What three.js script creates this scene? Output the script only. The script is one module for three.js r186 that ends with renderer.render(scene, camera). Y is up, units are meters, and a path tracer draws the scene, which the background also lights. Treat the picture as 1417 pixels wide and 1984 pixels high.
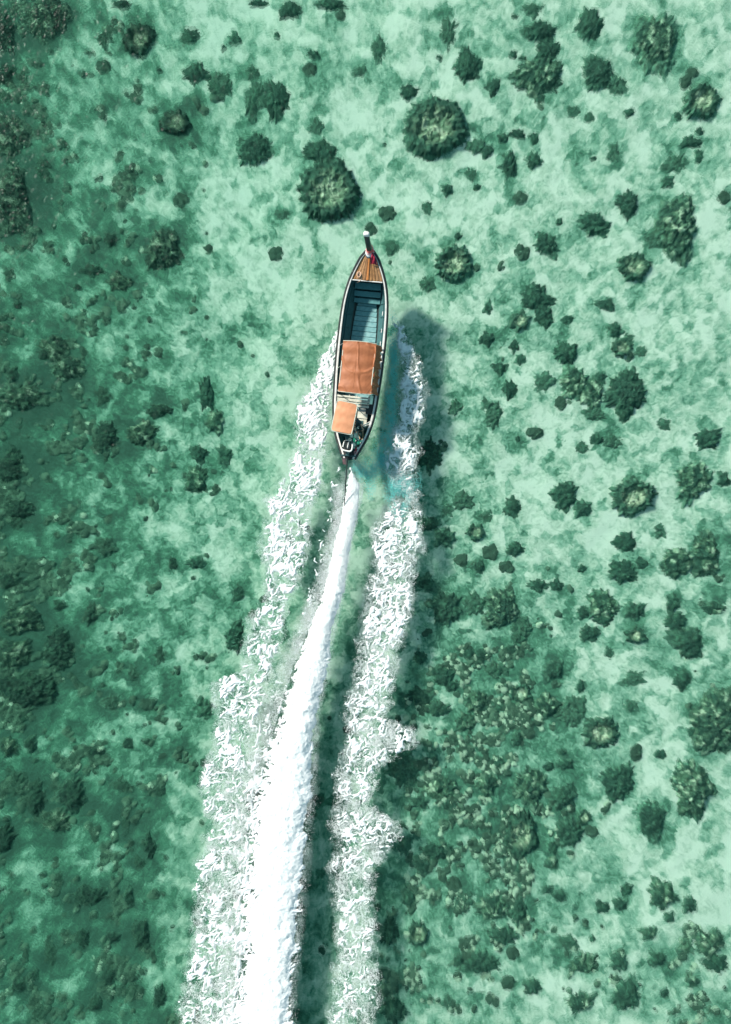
import * as THREE from 'three';
import { mergeGeometries, mergeVertices } from 'three/addons/utils/BufferGeometryUtils.js';

// ---------------------------------------------------------------- camera, sky, sun, exposure
const scene = new THREE.Scene();
const camera = new THREE.PerspectiveCamera(57.72, 731 / 1024, 0.5, 3000);
camera.up.set(0, 0, -1);
camera.position.set(0, 45, 0);          // a drone hanging 45 m above the sea, lens straight down
camera.lookAt(0, 0, 0);
scene.add(camera);

const sunDir = new THREE.Vector3(-1.1, 1, -0.95).normalize();
{ // clear tropical sky with a little sea haze
  const w = 256, h = 128, d = new Float32Array(w * h * 4), zen = [0.085, 0.215, 0.29], hor = [0.36, 0.45, 0.48];
  for (let j = 0; j < h; j++) for (let i = 0; i < w; i++) {
    const el = (j + 0.5) / h * Math.PI - Math.PI / 2, az = (i + 0.5) / w * 2 * Math.PI - Math.PI, x = Math.cos(el) * Math.cos(az), y = Math.sin(el), z = Math.cos(el) * Math.sin(az);
    const c = Math.max(0, x * sunDir.x + y * sunDir.y + z * sunDir.z), k = Math.pow(1 - Math.max(0, y), 3), glow = 0.10 * c ** 4 + 0.25 * c ** 24, o = (j * w + i) * 4;
    for (let n = 0; n < 3; n++) d[o + n] = zen[n] + (hor[n] - zen[n]) * k + glow * [1, 0.97, 0.9][n];
    d[o + 3] = 1;
  }
  const t = new THREE.DataTexture(d, w, h, THREE.RGBAFormat, THREE.FloatType); t.mapping = THREE.EquirectangularReflectionMapping; t.magFilter = t.minFilter = THREE.LinearFilter; t.needsUpdate = true;
  scene.background = t; scene.environment = t;
}

const sun = new THREE.DirectionalLight(new THREE.Color(1, 0.95, 0.86), 5);
sun.name = 'sun';
sun.position.copy(sunDir).multiplyScalar(80);
sun.castShadow = true; sun.shadow.radius = 8; sun.shadow.mapSize.set(4096, 4096);
Object.assign(sun.shadow.camera, { left: -32, right: 32, top: 36, bottom: -36, near: 1, far: 200 });
scene.add(sun);

const renderer = new THREE.WebGLRenderer({ antialias: true });
renderer.toneMapping = THREE.LinearToneMapping;
renderer.toneMappingExposure = 1.65;
renderer.shadowMap.enabled = true;

// ---------------------------------------------------------------- helpers
let seed = 20240611;
const rnd = () => { seed |= 0; seed = seed + 0x6D2B79F5 | 0; let t = Math.imul(seed ^ seed >>> 15, 1 | seed); t = t + Math.imul(t ^ t >>> 7, 61 | t) ^ t; return ((t ^ t >>> 14) >>> 0) / 4294967296; };
const rr = (a, b) => a + (b - a) * rnd();
const clamp = (x, a = 0, b = 1) => x < a ? a : x > b ? b : x;
const lerp = (a, b, t) => a + (b - a) * t;
const ss = (a, b, x) => { const t = clamp((x - a) / (b - a)); return t * t * (3 - 2 * t); };
const PERM = new Uint8Array(512), GX = new Float32Array(256), GY = new Float32Array(256);
{ const p = [...Array(256).keys()]; for (let i = 255; i > 0; i--) { const j = Math.floor(rnd() * (i + 1)); [p[i], p[j]] = [p[j], p[i]]; }
  for (let i = 0; i < 512; i++) PERM[i] = p[i & 255];
  for (let i = 0; i < 256; i++) { const a = i / 256 * 6.28318 * 7.13; GX[i] = Math.cos(a); GY[i] = Math.sin(a); } }
// gradient noise, about -0.7 .. 0.7
function n2(x, y) {
  const xi = Math.floor(x), yi = Math.floor(y), fx = x - xi, fy = y - yi, X = xi & 255, Y = yi & 255;
  const u = fx * fx * fx * (fx * (fx * 6 - 15) + 10), v = fy * fy * fy * (fy * (fy * 6 - 15) + 10);
  const a = PERM[PERM[X] + Y], b = PERM[PERM[X + 1 & 255] + Y], c = PERM[PERM[X] + (Y + 1 & 255)], d = PERM[PERM[X + 1 & 255] + (Y + 1 & 255)];
  const p = GX[a] * fx + GY[a] * fy, q = GX[b] * (fx - 1) + GY[b] * fy, r = GX[c] * fx + GY[c] * (fy - 1), s = GX[d] * (fx - 1) + GY[d] * (fy - 1);
  return p + u * (q - p) + v * (r + u * (s - r) - p - u * (q - p));
}
// the same, repeating every `per` cells
function n2p(x, y, per) {
  const xi = Math.floor(x), yi = Math.floor(y), fx = x - xi, fy = y - yi, w = (v) => ((v % per) + per) % per, X = w(xi), Y = w(yi), X1 = w(xi + 1), Y1 = w(yi + 1);
  const u = fx * fx * fx * (fx * (fx * 6 - 15) + 10), v = fy * fy * fy * (fy * (fy * 6 - 15) + 10), h = (i, j) => PERM[PERM[i & 255] + (j & 255)];
  const a = h(X, Y), b = h(X1, Y), c = h(X, Y1), d = h(X1, Y1);
  const p = GX[a] * fx + GY[a] * fy, q = GX[b] * (fx - 1) + GY[b] * fy, r = GX[c] * fx + GY[c] * (fy - 1), s = GX[d] * (fx - 1) + GY[d] * (fy - 1);
  return p + u * (q - p) + v * (r + u * (s - r) - p - u * (q - p));
}
function fbm(x, y, o = 4) { let s = 0, a = 1, w = 0; for (let i = 0; i < o; i++) { s += a * n2(x, y); w += a; a *= 0.55; x = x * 2.03 + 17.3; y = y * 2.03 - 9.1; } return s / w; }
// cell noise: [distance to the nearest feature, its random number]
function cell(x, y) {
  const xi = Math.floor(x), yi = Math.floor(y); let best = 9, id = 0;
  for (let j = -1; j < 2; j++) for (let i = -1; i < 2; i++) {
    const h = PERM[PERM[xi + i & 255] + (yi + j & 255)], k = PERM[h + 91];
    const dx = xi + i + h / 255 - x, dy = yi + j + k / 255 - y, d = dx * dx + dy * dy;
    if (d < best) { best = d; id = PERM[k + 13] / 255; }
  }
  return [Math.sqrt(best), id];
}
const names = new Map();
function numbered(n) { const k = names.get(n) || 0; names.set(n, k + 1); return k ? `${n}_${String(k).padStart(3, '0')}` : n; }
function tag(o, label, category, group) { o.userData.label = label; o.userData.category = category; if (group) o.userData.group = group; return o; }
function add(name, geometry, material, parent = scene) {
  const m = new THREE.Mesh(geometry, material); m.name = parent === scene ? numbered(name) : name;
  m.castShadow = m.receiveShadow = true; parent.add(m); return m;
}
function group(name, parent = scene) { const g = new THREE.Group(); g.name = parent === scene ? numbered(name) : name; parent.add(g); return g; }
const lin2s = (c) => c <= 0.0031308 ? c * 12.92 : 1.055 * Math.pow(c, 1 / 2.4) - 0.055;
// a colour map from a function that returns linear reflectances
function colorTexture(w, h, f, wrap = THREE.RepeatWrapping) {
  const d = new Uint8Array(w * h * 4), o = [0, 0, 0];
  for (let j = 0, k = 0; j < h; j++) for (let i = 0; i < w; i++, k += 4) { f((i + 0.5) / w, (j + 0.5) / h, o); for (let c = 0; c < 3; c++) d[k + c] = Math.round(255 * lin2s(clamp(o[c]))); d[k + 3] = 255; }
  const t = new THREE.DataTexture(d, w, h); t.colorSpace = THREE.SRGBColorSpace; t.magFilter = THREE.LinearFilter; t.minFilter = THREE.LinearMipmapLinearFilter; t.generateMipmaps = true;
  t.wrapS = t.wrapT = wrap; t.needsUpdate = true; return t;
}
function grayTexture(w, h, f) {
  const d = new Uint8Array(w * h * 4);
  for (let j = 0, k = 0; j < h; j++) for (let i = 0; i < w; i++, k += 4) { d[k] = d[k + 1] = d[k + 2] = Math.round(255 * clamp(f((i + 0.5) / w, (j + 0.5) / h))); d[k + 3] = 255; }
  const t = new THREE.DataTexture(d, w, h); t.magFilter = THREE.LinearFilter; t.minFilter = THREE.LinearMipmapLinearFilter; t.generateMipmaps = true; t.wrapS = t.wrapT = THREE.RepeatWrapping; t.needsUpdate = true; return t;
}
// a surface through rows of points; uv in metres along rows and columns
function sheet(rows, flip = false) {
  const nr = rows.length, nc = rows[0].length, pos = [], uv = [], idx = [];
  for (let i = 0; i < nr; i++) { let u = 0; for (let j = 0; j < nc; j++) { const p = rows[i][j]; pos.push(p[0], p[1], p[2]);
    if (j) { const q = rows[i][j - 1]; u += Math.hypot(p[0] - q[0], p[1] - q[1], p[2] - q[2]); }
    const f = rows[0][0], g = rows[i][0]; uv.push(u, Math.hypot(g[0] - f[0], g[1] - f[1], g[2] - f[2])); } }
  for (let i = 0; i < nr - 1; i++) for (let j = 0; j < nc - 1; j++) { const a = i * nc + j, b = a + 1, c = a + nc, d = c + 1; flip ? idx.push(a, b, c, b, d, c) : idx.push(a, c, b, b, c, d); }
  const g = new THREE.BufferGeometry(); g.setAttribute('position', new THREE.Float32BufferAttribute(pos, 3)); g.setAttribute('uv', new THREE.Float32BufferAttribute(uv, 2)); g.setIndex(idx); g.computeVertexNormals(); return g;
}
function gridMesh(xs, zs, height) {
  const nx = xs.length, nz = zs.length, pos = new Float32Array(nx * nz * 3), idx = new Uint32Array((nx - 1) * (nz - 1) * 6);
  let k = 0; for (let j = 0; j < nz; j++) for (let i = 0; i < nx; i++) { pos[k++] = xs[i]; pos[k++] = height(xs[i], zs[j]); pos[k++] = zs[j]; }
  k = 0; for (let j = 0; j < nz - 1; j++) for (let i = 0; i < nx - 1; i++) { const a = j * nx + i, b = a + 1, c = a + nx, d = c + 1; idx[k++] = a; idx[k++] = c; idx[k++] = b; idx[k++] = b; idx[k++] = c; idx[k++] = d; }
  const g = new THREE.BufferGeometry(); g.setAttribute('position', new THREE.BufferAttribute(pos, 3)); g.setIndex(new THREE.BufferAttribute(idx, 1)); g.computeVertexNormals(); return g;
}

// ---------------------------------------------------------------- survey of the place, in metres (x to starboard, z aft)
const CORALS = [
  [-18.31,-24.31,0.63,0.99,'D'],[-16.01,-24.98,1.25,1.17,'L'],[-18.26,-22.14,0.57,0.57,'D'],[-18.12,-20.96,0.57,0.39,'M'],[-17.94,-19.00,0.86,1.25,'L'],[-17.86,-15.73,0.99,1.70,'L'],
  [-12.28,-25.57,0.52,0.31,'D'],[-11.41,-23.81,0.86,0.86,'R'],[-8.80,-23.91,0.44,0.47,'D'],[-6.57,-23.77,0.39,0.39,'D'],[-7.12,-23.35,0.18,0.18,'D'],[-8.53,-22.06,0.62,0.62,'D'],
  [-7.36,-21.46,0.78,0.73,'M'],[-9.58,-19.60,0.83,0.65,'R'],[-9.32,-15.70,0.31,0.31,'M'],[-10.16,-13.19,0.99,0.99,'L'],[-12.86,-13.73,0.39,0.39,'D'],[-13.12,-23.89,0.47,0.47,'M'],
  [-13.25,-22.46,0.31,0.31,'M'],[-10.36,-22.24,0.18,0.18,'D'],[-16.28,-17.41,0.47,0.57,'M'],[-11.67,-16.97,0.36,0.31,'M'],[-5.34,-25.62,0.52,0.31,'D'],[-3.78,-25.16,0.59,0.52,'D'],
  [-1.76,-25.45,0.72,0.36,'D'],[-1.25,-24.90,0.18,0.18,'M'],[-4.43,-23.91,0.21,0.23,'D'],[-2.59,-22.87,0.34,0.31,'D'],[-2.80,-22.18,0.26,0.26,'M'],[0.71,-23.20,0.44,0.67,'M'],
  [-0.22,-22.05,0.36,0.36,'M'],[5.09,-22.25,0.67,0.98,'D'],[4.15,-23.93,0.46,0.77,'M'],[3.69,-22.70,0.18,0.18,'D'],[2.15,-21.00,0.51,0.41,'D'],[3.45,-19.19,1.70,1.59,'R'],
  [-4.49,-20.73,0.78,1.03,'D'],[-5.53,-20.76,0.62,0.93,'M'],[-5.66,-22.06,0.36,0.41,'M'],[-5.53,-18.22,0.93,0.98,'D'],[-2.46,-19.26,0.41,0.44,'M'],[-2.23,-18.02,0.93,0.62,'D'],
  [-1.84,-16.08,1.55,1.67,'R'],[-4.15,-14.91,0.44,0.34,'M'],[0.96,-18.39,0.15,0.15,'D'],[4.07,-16.10,0.31,0.33,'D'],[3.07,-15.21,0.33,0.39,'M'],[1.07,-14.97,0.31,0.31,'M'],
  [0.30,-14.15,0.26,0.23,'M'],[1.40,-13.22,0.44,0.39,'M'],[4.61,-13.79,0.23,0.23,'D'],[4.40,-12.37,0.98,0.98,'R'],[3.12,-11.35,0.46,0.44,'M'],[5.56,-18.27,0.56,0.46,'M'],
  [5.30,-16.86,0.38,0.38,'M'],[5.56,-16.22,0.21,0.21,'D'],[-4.49,-12.98,0.28,0.28,'M'],[8.69,-23.97,0.87,0.62,'D'],[9.15,-23.07,0.72,0.44,'D'],[8.38,-25.07,0.56,0.46,'M'],
  [7.35,-22.81,0.26,0.26,'D'],[7.86,-22.63,0.23,0.21,'D'],[8.63,-21.73,1.28,1.03,'L'],[6.38,-21.22,0.38,0.46,'D'],[8.71,-20.63,0.23,0.33,'D'],[11.20,-24.29,0.77,0.82,'D'],
  [11.58,-21.86,0.85,0.97,'D'],[12.61,-21.21,0.56,0.56,'M'],[14.40,-23.44,1.33,1.46,'L'],[16.76,-20.49,0.95,0.97,'R'],[15.63,-19.75,0.21,0.21,'D'],[15.94,-21.46,0.21,0.23,'M'],
  [16.27,-21.90,0.23,0.15,'M'],[13.12,-19.90,0.33,0.26,'D'],[10.35,-20.01,0.41,0.36,'M'],[11.20,-19.68,0.38,0.38,'M'],[6.84,-18.66,0.31,0.28,'D'],[7.61,-18.84,0.38,0.28,'D'],
  [8.40,-18.65,0.33,0.36,'D'],[7.17,-17.30,0.46,0.67,'D'],[8.38,-17.55,0.51,0.44,'D'],[6.07,-18.02,0.36,0.36,'D'],[12.35,-17.88,0.46,0.56,'M'],[11.38,-17.65,0.21,0.15,'D'],
  [16.19,-18.46,0.51,0.36,'D'],[16.63,-17.74,0.26,0.46,'D'],[15.43,-17.36,0.62,0.56,'M'],[15.04,-16.46,0.38,0.38,'D'],[16.65,-18.98,0.23,0.23,'D'],[13.07,-15.36,0.67,0.59,'D'],
  [11.40,-14.34,0.77,0.64,'D'],[15.48,-14.16,1.18,1.69,'L'],[9.02,-13.34,0.67,0.62,'D'],[9.66,-14.47,0.23,0.21,'D'],[7.86,-12.96,0.33,0.31,'M'],[13.38,-12.23,0.82,0.72,'R'],
  [14.40,-13.52,0.56,0.56,'M'],[17.86,-15.69,0.21,0.23,'M'],[7.69,-15.65,0.23,0.23,'M'],[8.51,-10.70,0.85,0.67,'D'],[7.69,-9.55,0.51,0.51,'R'],[8.89,-9.80,0.51,0.62,'D'],
  [6.12,-10.19,0.23,0.44,'D'],[10.10,-9.60,0.38,0.28,'D'],[11.97,-10.36,0.51,0.36,'D'],[12.43,-9.11,0.44,0.46,'D'],[12.79,-8.21,0.56,0.51,'R'],[13.76,-8.00,0.36,0.36,'M'],
  [13.17,-8.64,0.36,0.36,'M'],[9.97,-7.95,0.69,0.62,'D'],[7.43,-8.31,0.26,0.36,'D'],[7.74,-7.62,0.33,0.31,'D'],[6.71,-7.19,0.38,0.38,'D'],[7.22,-6.08,0.44,0.51,'D'],
  [6.07,-8.65,0.41,0.38,'D'],[8.89,-6.47,0.56,0.56,'M'],[10.38,-6.41,0.82,0.90,'L'],[11.71,-6.72,0.36,0.31,'D'],[11.20,-5.90,0.77,0.72,'L'],[12.99,-5.90,1.10,1.08,'D'],
  [11.33,-4.87,0.64,0.36,'M'],[9.74,-5.44,0.18,0.26,'M'],[11.51,-3.64,0.38,0.31,'D'],[12.35,-3.51,0.56,0.41,'M'],[10.81,-3.18,0.38,0.38,'M'],[8.43,-3.95,0.31,0.23,'M'],
  [7.61,-3.64,0.15,0.23,'D'],[6.33,-4.93,0.51,0.77,'M'],[14.91,-4.41,0.38,0.38,'M'],[17.09,-3.64,0.72,0.56,'D'],[16.32,-1.59,0.97,1.03,'L'],[17.86,-1.59,0.38,0.36,'D'],
  [13.30,-0.77,1.10,0.97,'R'],[9.92,-0.82,0.77,0.72,'D'],[10.81,-0.18,0.56,0.46,'D'],[7.35,-0.23,0.51,0.56,'D'],[4.84,-0.56,0.64,0.51,'M'],[4.10,-0.10,0.36,0.36,'M'],
  [6.07,0.21,0.41,0.36,'M'],[5.51,0.98,0.44,0.46,'R'],[6.25,2.05,0.31,0.31,'M'],[7.45,1.87,0.46,0.36,'D'],[5.63,2.69,0.41,0.36,'D'],[4.74,2.39,0.23,0.26,'M'],
  [7.02,2.77,0.31,0.23,'M'],[3.25,0.59,0.57,0.41,'D'],[3.97,1.28,0.54,0.56,'D'],[3.07,3.55,0.51,0.44,'D'],[4.02,4.78,0.85,0.87,'D'],[8.63,3.67,0.56,0.36,'D'],
  [9.53,3.67,0.36,0.33,'D'],[5.43,4.57,0.62,0.64,'M'],[6.71,4.82,0.90,1.08,'L'],[7.74,5.85,0.64,0.77,'M'],[5.17,7.08,0.36,0.36,'D'],[5.76,7.13,0.33,0.33,'D'],
  [2.74,7.27,0.41,0.33,'D'],[6.58,7.90,0.72,0.56,'M'],[7.22,6.83,0.36,0.33,'D'],[9.40,7.90,0.56,0.56,'D'],[3.84,8.17,0.64,0.56,'D'],[2.74,9.20,0.62,0.46,'D'],
  [4.27,8.68,0.36,0.36,'D'],[7.74,9.06,0.56,0.51,'R'],[5.56,9.44,0.64,0.64,'L'],[3.63,9.84,0.57,0.46,'D'],[5.04,10.47,0.56,0.51,'L'],[9.02,9.70,0.77,0.62,'L'],
  [6.58,9.70,0.41,0.38,'M'],[7.56,11.37,0.36,0.36,'D'],[8.20,10.98,0.21,0.21,'M'],[12.99,1.54,0.62,0.51,'D'],[12.86,2.98,0.72,0.64,'D'],[13.76,2.56,0.33,0.31,'D'],
  [14.66,0.92,0.38,0.44,'M'],[16.96,2.13,0.82,1.15,'L'],[15.55,2.51,0.90,0.82,'L'],[10.81,2.82,0.26,0.26,'D'],[11.84,4.69,0.82,0.77,'L'],[10.86,5.03,0.41,0.38,'D'],
  [11.89,5.34,0.51,0.41,'D'],[13.43,4.95,0.56,0.51,'D'],[11.20,6.05,0.56,0.44,'D'],[12.17,7.00,0.31,0.36,'M'],[13.45,6.16,0.51,0.46,'R'],[13.38,8.36,0.56,0.46,'M'],
  [15.30,4.56,0.36,0.51,'D'],[15.43,5.46,0.62,0.56,'D'],[16.07,6.49,0.85,0.85,'D'],[15.81,8.36,0.46,0.46,'D'],[17.35,4.77,0.64,0.38,'L'],[10.76,8.67,0.26,0.44,'D'],
  [10.30,9.95,0.77,0.77,'M'],[11.71,10.98,0.97,0.82,'R'],[13.25,9.70,0.46,0.41,'M'],[17.35,10.46,1.28,1.54,'L'],[16.32,10.98,0.36,0.31,'D'],[1.97,12.93,0.98,0.87,'M'],
  [3.76,13.82,0.98,0.64,'L'],[2.74,14.47,0.51,0.39,'D'],[4.15,14.58,0.39,0.36,'D'],[6.66,12.52,0.38,0.33,'D'],[8.25,13.68,0.92,0.98,'L'],[6.07,13.55,0.64,0.56,'L'],
  [7.74,16.11,0.87,1.18,'R'],[1.97,16.66,0.46,0.51,'M'],[3.63,16.90,0.82,0.44,'D'],[2.86,17.68,0.57,0.46,'D'],[4.40,18.64,0.31,0.31,'M'],[2.17,19.35,0.41,0.57,'D'],
  [1.25,20.91,0.44,0.77,'D'],[2.61,21.02,0.57,0.64,'R'],[4.92,19.33,0.64,0.51,'M'],[6.45,19.71,0.90,0.72,'L'],[7.61,19.84,0.46,0.72,'D'],[6.84,21.12,0.77,0.51,'D'],
  [5.68,22.48,0.98,0.67,'D'],[4.66,22.33,0.36,0.39,'D'],[7.61,17.91,0.23,0.21,'D'],[7.10,23.43,0.26,0.31,'M'],[8.30,23.68,0.51,0.46,'D'],[1.45,24.89,0.72,0.64,'D'],
  [4.15,24.47,0.31,0.46,'M'],[7.35,22.02,0.26,0.21,'M'],[9.79,12.01,0.23,0.23,'D'],[9.92,12.57,0.51,0.36,'D'],[9.15,12.70,0.31,0.28,'D'],[12.58,13.47,0.87,0.95,'D'],
  [14.27,15.34,0.80,1.08,'D'],[16.27,13.80,1.13,1.33,'L'],[14.73,12.08,0.31,0.28,'D'],[13.50,12.00,0.26,0.31,'M'],[9.84,14.19,0.67,0.64,'D'],[10.25,13.80,0.31,0.36,'D'],
  [10.89,15.21,0.41,0.41,'R'],[10.17,15.98,0.77,0.72,'D'],[9.33,16.75,0.33,0.38,'D'],[9.28,17.52,0.36,0.38,'L'],[11.27,15.91,0.26,0.21,'M'],[9.66,19.14,0.46,0.38,'D'],
  [9.07,18.83,0.36,0.26,'D'],[13.04,18.85,0.36,0.36,'D'],[11.84,19.75,0.46,0.36,'D'],[12.74,19.57,0.41,0.38,'D'],[14.78,19.05,0.77,0.72,'L'],[16.14,19.57,0.38,0.51,'D'],
  [15.17,20.21,0.33,0.33,'D'],[10.04,21.50,0.56,0.46,'M'],[11.33,21.29,0.21,0.23,'D'],[10.94,22.52,0.77,0.56,'L'],[12.61,22.39,0.51,0.51,'D'],[12.99,24.06,0.77,0.87,'D'],
  [14.53,22.26,0.51,0.46,'D'],[14.14,20.98,0.46,0.41,'L'],[17.09,21.49,0.77,0.72,'L'],[17.47,22.51,0.64,0.51,'D'],[15.94,21.62,0.51,0.46,'L'],[16.32,23.41,0.41,0.36,'L'],
  [14.91,24.00,0.31,0.26,'D'],[10.69,24.45,0.67,0.56,'L'],[-18.39,16.54,0.63,0.78,'D'],[-16.67,14.44,0.52,0.91,'D'],[-14.83,14.29,0.83,0.86,'D'],[-15.62,15.60,0.78,0.65,'L'],
  [-17.59,13.66,0.78,0.73,'M'],[-12.20,13.75,0.57,0.47,'M'],[-10.36,13.99,0.39,0.44,'M'],[-12.07,15.83,0.26,0.68,'M'],[-10.89,16.86,0.36,0.65,'D'],[-11.41,17.65,0.36,0.36,'M'],
  [-13.91,19.37,0.91,0.50,'D'],[-11.94,19.47,0.31,0.57,'D'],[-15.56,18.60,0.39,0.47,'M'],[-11.28,21.29,0.47,0.78,'D'],[-12.72,21.44,0.39,0.34,'D'],[-14.30,21.46,0.44,0.47,'D'],
  [-15.88,22.39,0.47,0.57,'M'],[-17.46,23.85,0.57,0.44,'D'],[-16.80,23.45,0.34,0.31,'D'],[-12.99,23.39,0.52,0.57,'D'],[-11.67,24.16,0.52,0.47,'M'],[-10.36,24.40,0.36,0.57,'D'],
  [-13.64,24.84,0.42,0.36,'D'],[-16.41,25.27,0.52,0.47,'M'],[-13.77,-12.17,0.65,0.31,'D'],[-12.41,-11.56,0.65,0.47,'L'],[-14.56,-11.32,0.26,0.23,'D'],[-17.59,-10.50,0.26,0.24,'D'],
  [-15.75,-8.27,0.86,0.70,'L'],[-14.96,-7.22,0.99,0.65,'L'],[-17.86,-6.98,0.37,0.44,'D'],[-17.33,-5.80,1.18,0.68,'L'],[-13.25,-5.91,0.42,0.57,'M'],[-10.36,-5.12,0.65,0.34,'D'],
  [-8.01,-5.90,0.42,0.83,'D'],[-7.57,-4.59,0.57,0.62,'L'],[-13.04,-3.78,0.65,0.78,'D'],[-11.28,-3.96,0.78,0.62,'L'],[-8.40,-2.96,0.47,0.44,'D'],[-7.09,-2.85,0.44,0.44,'D'],
  [-8.53,-1.61,0.62,0.78,'L'],[-17.94,-2.27,0.68,0.99,'D'],[-17.46,-0.18,0.78,0.57,'D'],[-17.59,0.52,0.78,0.31,'M'],[-13.12,1.77,0.52,0.52,'M'],[-9.71,2.60,0.23,0.42,'D'],
  [-8.53,2.55,0.57,0.36,'D'],[-16.80,2.77,0.31,0.31,'M'],[-17.99,3.48,0.57,0.52,'D'],[-17.07,3.60,0.31,0.31,'D'],[-13.83,5.16,0.39,0.52,'D'],[-15.41,4.70,0.37,0.31,'D'],
  [-15.48,6.86,0.78,1.20,'D'],[-17.07,8.96,1.72,0.99,'D'],[-17.33,5.43,1.18,0.78,'L'],[-17.73,7.13,0.91,0.78,'L'],[-6.57,6.30,0.47,0.88,'D'],[-6.39,4.09,0.36,0.44,'D'],
  [-12.78,9.59,0.52,0.52,'M'],[-11.94,11.66,0.31,0.34,'D'],[-13.59,12.07,0.57,0.26,'D'],[-11.02,9.71,0.26,0.23,'M'],[-16.93,11.70,0.42,0.47,'D'],[-17.99,11.84,0.52,0.57,'L'],
  [-17.33,10.40,0.34,0.31,'D'],[-8.14,9.82,0.65,0.68,'M'],[-10.36,7.23,0.31,0.47,'M'],[-11.67,8.15,0.36,0.47,'M'],[3.25,-2.88,0.62,0.77,'D'],[4.53,-5.19,0.39,0.51,'M'],
];
const WAKE_PORT = [[-8.80,-1.34,-1.11],[-7.30,-2.21,-1.29],[-5.80,-2.96,-1.41],[-4.80,-3.46,-1.61],[-3.55,-3.34,-1.66],[-2.30,-3.71,-1.96],[-1.05,-4.46,-2.16],[-0.55,-5.09,-2.34],[0.20,-4.71,-2.59],[1.45,-5.21,-2.71],[2.70,-4.96,-2.96],[3.95,-4.96,-3.34],[5.20,-5.71,-3.71],[6.45,-5.96,-4.09],[7.70,-6.09,-4.46],[8.20,-7.46,-4.46],[8.95,-7.46,-4.59],[10.20,-7.34,-4.96],[11.45,-7.46,-5.09],[12.70,-8.09,-5.21],[13.95,-8.09,-5.46],[15.20,-7.59,-5.46],[16.45,-8.09,-5.61],[17.70,-8.34,-5.76],[18.95,-8.26,-5.91],[20.20,-8.46,-5.84],[22.70,-8.84,-6.06],[24.80,-9.09,-6.31],[28.95,-9.71,-6.96]];
const PLUME = [[-2.17,-1.11,-0.51],[-1.30,-1.11,-0.14],[-0.30,-1.14,-0.31],[0.45,-1.21,-0.46],[1.45,-1.51,-0.71],[2.70,-1.76,-0.91],[3.95,-2.09,-1.09],[5.20,-2.59,-1.46],[6.45,-3.09,-1.71],[7.70,-3.59,-1.84],[8.95,-3.96,-2.21],[10.20,-4.34,-2.41],[11.45,-4.71,-2.59],[12.70,-5.09,-2.56],[13.95,-5.46,-2.71],[15.20,-5.71,-2.91],[16.45,-5.76,-2.96],[17.70,-5.96,-3.09],[18.95,-6.09,-3.21],[20.20,-5.96,-3.34],[21.45,-5.96,-3.41],[22.70,-6.21,-3.59],[24.80,-6.46,-3.71],[28.95,-7.09,-4.21]];
const WAKE_STARBOARD = [[-9.55,1.29,1.44],[-8.80,1.39,1.89],[-8.30,1.49,2.29],[-7.30,1.66,2.59],[-6.30,1.66,2.84],[-5.30,1.66,2.99],[-4.30,1.41,2.59],[-3.55,1.29,2.29],[-2.80,0.99,2.79],[-2.05,0.84,2.41],[-1.30,1.41,2.41],[-0.80,1.49,2.74],[-0.05,0.66,2.66],[0.95,0.34,2.74],[1.70,0.16,2.84],[2.70,0.24,2.41],[3.95,-0.01,2.41],[5.20,-0.21,2.16],[6.45,-0.34,1.79],[7.70,-0.46,1.54],[8.95,-0.91,1.29],[9.95,-1.01,1.04],[10.32,-1.01,2.04],[10.70,-1.09,2.66],[11.45,-1.09,2.29],[12.20,-1.34,1.04],[12.70,-1.59,0.66],[13.95,-1.46,0.29],[14.57,-1.66,0.79],[14.95,-1.71,1.59],[15.70,-1.59,1.66],[16.45,-1.59,1.29],[17.20,-1.69,0.54],[17.70,-1.71,0.41],[18.95,-1.59,0.41],[20.20,-1.46,0.66],[21.45,-1.46,0.54],[22.70,-1.59,0.74],[23.95,-1.71,0.66],[24.80,-1.84,0.29],[28.95,-2.46,-0.21]];
const STREAK = [[-2.17,-1.51,-1.26],[-1.05,-1.71,-1.41],[0.20,-2.06,-1.66],[1.45,-2.36,-1.91],[2.70,-2.66,-2.16],[3.95,-2.91,-2.41],[5.20,-3.21,-2.71],[6.70,-3.59,-3.21]];
// cover of the seabed on a 2.65 m raster from the north-west: 0 dark algae turf ... 9 clean pale sand
const COVER = [
  '34678777766777','35666667876777','34446678666777','34557767777767','34457777876777','44447777666677','34455778766777','23456787667666','33456777667777','23455777667776',
  '23466666667776','24455666555665','24556666544756','23445665433685','44445655434577','34355555434677','44455554435688','33355554445677','33355554566756','33345554566754'];
function cover(x, z) {
  const u = clamp((x + 18.6) / 2.65 - 0.5, 0, 12.999), v = clamp((z + 26.2) / 2.65 - 0.5, 0, 18.999), i = Math.floor(u), j = Math.floor(v);
  const s = (t) => t * t * (3 - 2 * t), fu = s(u - i), fv = s(v - j), c = (a, b) => +COVER[b][a];
  return lerp(lerp(c(i, j), c(i + 1, j), fu), lerp(c(i, j + 1), c(i + 1, j + 1), fu), fv) / 9 - 0.075 * ss(-7, -11, x);
}
const DEPTHS = [[-60, 2.3], [-26, 2.15], [-18.5, 2.05], [-8, 1.85], [-1.5, 1.6], [5, 1.45], [18, 1.4], [60, 1.4]];
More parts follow.
